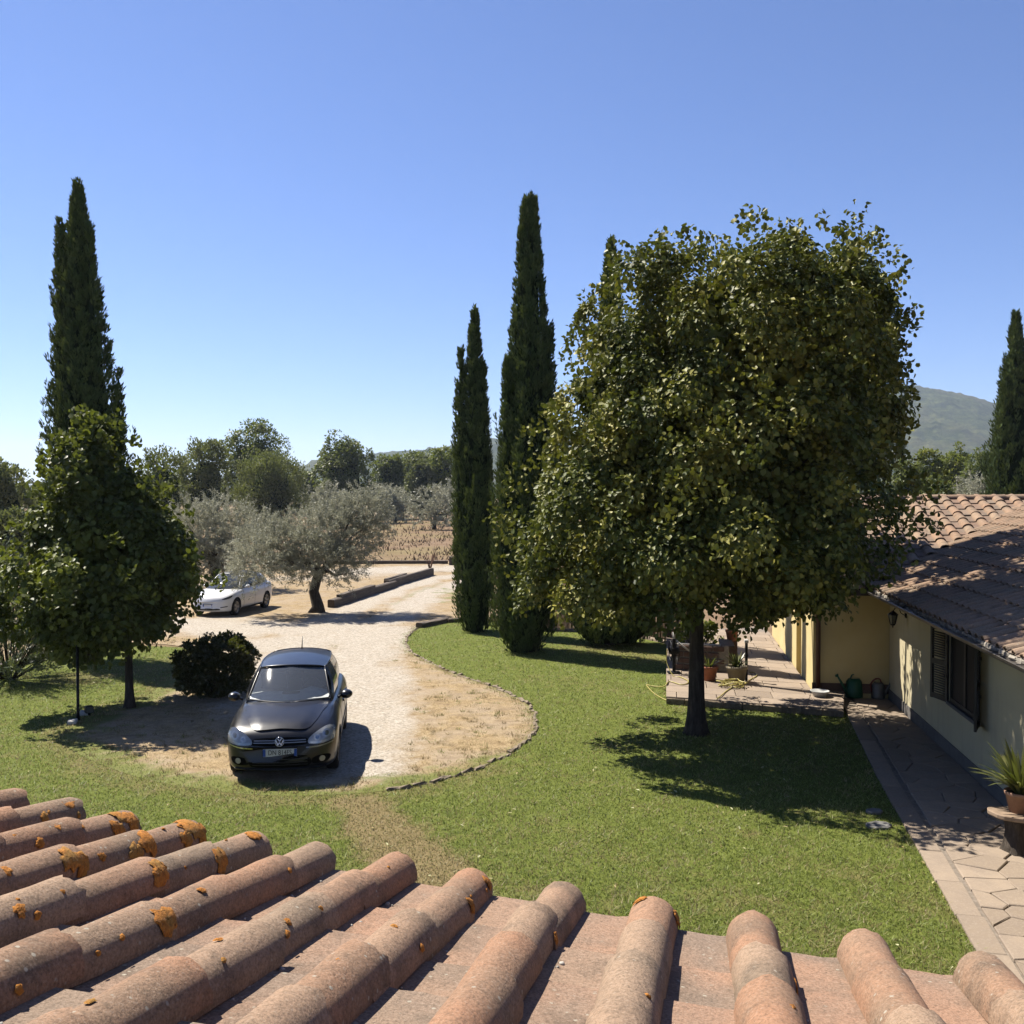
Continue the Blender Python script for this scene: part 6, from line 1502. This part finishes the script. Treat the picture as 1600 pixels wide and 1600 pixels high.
# stump bench with a potted clivia
ps = G(1590, 1330, .03); o = tag(empty('stump_table', ps), 'rustic tree stump table with a thick slab top by the wall', 'table')
st = MB(); n = 14; P = []
for z, r_ in ((0, .19), (.08, .16), (.25, .13), (.38, .15), (.44, .19)):
    for k in range(n):
        a = 2 * pi * k / n; q = r_ * (1 + .13 * math.sin(3 * a + 1) + .08 * math.sin(5 * a)); P.append((q * math.cos(a), q * math.sin(a), z))
st.add(P, [(i * n + k, i * n + (k + 1) % n, (i + 1) * n + (k + 1) % n, (i + 1) * n + k) for i in range(4) for k in range(n)], True); st.obj('stump', m_bark, o)
tp = MB(); P = []; n = 18
for z in (.44, .455, .49, .50):
    for k in range(n):
        a = 2 * pi * k / n; q = (1 + .09 * math.sin(3 * a) + .06 * math.sin(5 * a + 2)) * (.97 if z in (.44, .50) else 1); P.append((.34 * q * math.cos(a), .26 * q * math.sin(a), z))
tp.add(P, [(i * n + k, i * n + (k + 1) % n, (i + 1) * n + (k + 1) % n, (i + 1) * n + k) for i in range(3) for k in range(n)] + [tuple(range(n))[::-1], tuple(range(3 * n, 4 * n))]); tp.obj('slab_top', plain('pale_old_wood', (.36, .26, .18), .85, var=.3, scale=5), o)
o = pot('potted_plant', ps + [.03, .0, .502], .19, .26, plain('dusty_terracotta', (.42, .24, .16), .85, var=.25, scale=6), 'bushy strap leaved plant in a clay pot on the stump table'); strap_plant(o, .22, 150, .68, .045, 7)
# stones and leaves on the lawn
for u, v, r_, lab in ((1373, 1292, .15, 'flat grey stone in the lawn near the path'), (1366, 1270, .10, 'small half hidden stone behind the flat grey stone')):
    P = []; n = 12
    for z, s_ in ((-.02, 1), (.03, 1), (.045, .82)):
        for k in range(n): a = 2 * pi * k / n; q = r_ * s_ * (1 + .12 * math.sin(2 * a + 1) + .08 * math.sin(5 * a)); P.append((q * math.cos(a) * 1.1, q * math.sin(a), z))
    o = MB().add(P, [(i * n + k, i * n + (k + 1) % n, (i + 1) * n + (k + 1) % n, (i + 1) * n + k) for i in range(2) for k in range(n)] + [tuple(range(2 * n, 3 * n))]).obj('lawn_stone', m_greyst, None, G(u, v)); tag(o, lab, 'stone')
m_fl, nt, b = newmat('fallen_leaf'); si(nt, b.inputs['Base Color'], ramp(nt, attr(nt, 'rnd'), [(0, (.30, .22, .06)), (.5, (.48, .44, .18)), (1, (.55, .55, .30))])); b.inputs['Roughness'].default_value = .7
P = sample_view(560, 8, 26, 1.2); P = P[on_lawn(P) & ~inside(drive, P)]; P = P[rng.random(len(P)) < np.clip(.25 + np.exp(-((P[:, 0] - 2) ** 2 + (P[:, 1] - 16) ** 2) / 18), 0, 1)]
n = len(P); C = np.c_[P, rng.uniform(.03, .05, n)]; T = rng.normal(size=(n, 3)) * [1, 1, .25]; V, Q, m_ = leaf_arrays(C, T, np.tile([0, 0, 1.0], (n, 1)) + rng.normal(0, .3, (n, 3)), rng.uniform(.035, .08, n), rng.uniform(.012, .035, n), 'leaf', .1)
tag(link('fallen_leaves', npmesh('fallen_leaves', V, Q, False, {'rnd': np.repeat(rng.random(n), m_)}, m_fl)), 'pale fallen leaves scattered over the lawn', kind='stuff')

# garden lamp post left of the young tree, with its base stones
pl_ = G(122, 1125); o = tag(empty('garden_lamp', pl_), 'slim black garden lamp post under the young broadleaf tree', 'lamp post')
MB().tube([(0, 0, 0), (0, 0, .12), (0, 0, 1.62)], [.045, .03, .026], 10).obj('pole', m_iron, o)
MB().lathe([(.05, 1.60), (.03, 1.64), (.07, 1.66), (.11, 1.86)], (0, 0, 0), 6, smooth=False).obj('glass', m_lglass, o); MB().lathe([(.15, 1.855), (.10, 1.92), (.03, 1.99), (0, 2.03)], (0, 0, 0), 6, smooth=False).obj('cap', m_iron, o)
pst = plain('white_base_block', (.60, .58, .54), .85, var=.1, scale=8)
for u, v, lab in ((113, 1131, 'white base stone at the front of the lamp post'), (131, 1117, 'white base stone behind the lamp post')):
    q = MB().box((0, 0, .04), (.17, .24, .08), .3, .015, .006).obj('base_stone', pst, None, G(u, v)); tag(q, lab, 'stone')
pf = G(139, 1118); o = tag(empty('floodlight', pf, .6), 'small dark garden floodlight on the ground by the lamp post', 'floodlight')
MB().box((0, 0, .13), (.16, .13, .15), 0, .02).obj('housing', m_iron, o); MB().box((0, -.07, .13), (.13, .012, .12)).obj('glass', m_lglass, o); MB().box((0, 0, .03), (.05, .05, .06)).obj('spike', m_iron, o)

# reed fence along the back of the lawn
m_reed, nt, b = newmat('brown_reed'); v = obco(nt); w = noise(nt, stretch(nt, v, (30, 30, .8)), 2, 4, .6)
si(nt, b.inputs['Base Color'], ramp(nt, w, [(.3, (.07, .042, .032)), (.55, (.16, .10, .075)), (.8, (.26, .17, .13))])); b.inputs['Roughness'].default_value = .9
fpts = [G(820, 983)[:2], G(866, 984)[:2], G(917, 987)[:2], G(985, 991)[:2], G(1046, 1004)[:2], G(1085, 1016)[:2]]
fence = tag(empty('reed_fence', (*fpts[0], 0)), 'brown reed screen fence along the back edge of the lawn', 'fence')
FH = 1.5; fb = np.array(fpts[0]); reeds = MB(); 
post_m = MB().box((0, 0, FH / 2), (.09, .09, FH + .1)).mesh('fence_post', m_wood); kst = MB().box((0, 0, 0), (.48, .16, .10), 0, .02, .01).mesh('fence_kerb', m_flag)
for a, b_ in zip(fpts, fpts[1:]):
    dd = b_ - a; L = np.hypot(*dd); dd /= L; rz = math.atan2(dd[1], dd[0]); nn = np.array([-dd[1], dd[0]])
    link('fence_post', post_m, None, fence, (*(a - fb - nn * .06), 0)); t = 0.0
    while t < L:
        q = a - fb + dd * t + nn * random.uniform(-.012, .012); hh = FH + random.uniform(-.04, .04); r_ = .016
        reeds.add([(q[0] - r_ * dd[0], q[1] - r_ * dd[1], .06), (q[0] - nn[0] * r_, q[1] - nn[1] * r_, .06), (q[0] + r_ * dd[0], q[1] + r_ * dd[1], .06), (q[0] - r_ * dd[0], q[1] - r_ * dd[1], hh), (q[0] - nn[0] * r_, q[1] - nn[1] * r_, hh), (q[0] + r_ * dd[0], q[1] + r_ * dd[1], hh)], [(0, 1, 4, 3), (1, 2, 5, 4)]); t += .036
    for z in (.35, .75, 1.12): 
        c = (a + b_) / 2 - fb - nn * .03; k = MB().box((0, 0, 0), (L, .02, .03)).obj('fence_rail', m_reed, fence, (*c, z)); k.rotation_euler = (0, 0, rz)
    t = .25
    while t < L - .1:
        q = a - fb + dd * t - nn * .17; k = link('fence_kerb', kst, None, fence, (*q, .03)); k.rotation_euler = (0, 0, rz + random.uniform(-.03, .03)); t += .5
tag(reeds.obj('reeds', m_reed, fence), kind='stuff')

# ------------------------------------------------------------------ hills and air
m_hill, nt, b = newmat('wooded_hill'); v = pos(nt)
n1 = noise(nt, v, .035, 6, .75); n2 = noise(nt, v, .004, 4, .6)
c = ramp(nt, n1, [(.36, (.012, .022, .008)), (.52, (.06, .08, .028)), (.66, (.15, .16, .06))]); c = mixc(nt, mapr(nt, n2, .5, .62, 0, .55), c, (.12, .11, .055))
si(nt, b.inputs['Base Color'], c); b.inputs['Roughness'].default_value = 1; b.inputs['Specular IOR Level'].default_value = 0; bump(nt, b, n1, 1.0, 12)
HU = np.array([-2600, -1200, 0, 300, 460, 520, 600, 660, 710, 800, 900, 1000, 1150, 1300, 1400, 1430, 1500, 1555, 1650, 1800, 2100, 2600, 3600])
HV = np.array([764, 762, 758, 752, 729, 716, 707, 702, 694, 682, 668, 652, 630, 610, 603, 604, 614, 628, 652, 690, 730, 752, 764])
us = np.linspace(-1600, 3200, 760); D0 = 2300.0; nd_ = 48
ridge_v = interp_sm(us, HU, HV); V = []
for i in range(nd_ + 1):
    t = i / nd_; Yd = 1250 + 1050 * t if t <= 1 else 0
    top = EYE[2] + (770 - ridge_v) / F * D0; X = (us - 800) / F * Yd
    z = top * (t ** 1.25) - 2
    V.append(np.stack([X, np.full(len(us), Yd), z], 1))
for t in (.5, 1.0):
    Yd = 2300 + 900 * t; V.append(np.stack([(us - 800) / F * 2300, np.full(len(us), Yd), top * (1 - t) - 2 - 3 * t], 1))
V = np.vstack(V); tb_ = np.repeat(np.r_[np.linspace(0, 1, nd_ + 1), .5, 0], len(us))
V[:, 2] += (wav(V, 420, 61) * 16 + wav(V, 150, 62) * 7) * sstep(0, .4, tb_) * (1 - .75 * sstep(.85, 1, tb_)) * np.clip(V[:, 2] / 60, 0, 1)
V[:, 2] += np.abs(rng.normal(0, 2.6, len(V))) * np.clip(V[:, 2] / 25, 0, 1)
m = len(us); I = np.arange(len(V)).reshape(-1, m); Q = np.stack([I[:-1, :-1], I[:-1, 1:], I[1:, 1:], I[1:, :-1]], -1).reshape(-1, 4)
tag(link('hills', npmesh('hills', V, Q, True, mat=m_hill)), 'wooded blue green hills on the horizon', kind='structure')
HZ = float(V[:, 2].max()) + 12
hm = bpy.data.materials.new('air'); hm.use_nodes = True; nt = hm.node_tree; nt.nodes.clear()
pv = nt.nodes.new('ShaderNodeVolumePrincipled'); pv.inputs['Color'].default_value = (.70, .82, 1.0, 1); pv.inputs['Density'].default_value = .00012; pv.inputs['Anisotropy'].default_value = .25
mo = nt.nodes.new('ShaderNodeOutputMaterial'); nt.links.new(pv.outputs[0], mo.inputs['Volume'])
hzb = MB().box((0, 1900, HZ / 2 - .7), (11000, 7000, HZ + 1.6)).obj('haze', hm, None); tag(hzb, 'thin blue summer haze', kind='stuff')
hm.cycles.homogeneous_volume = True if hasattr(hm.cycles, 'homogeneous_volume') else False
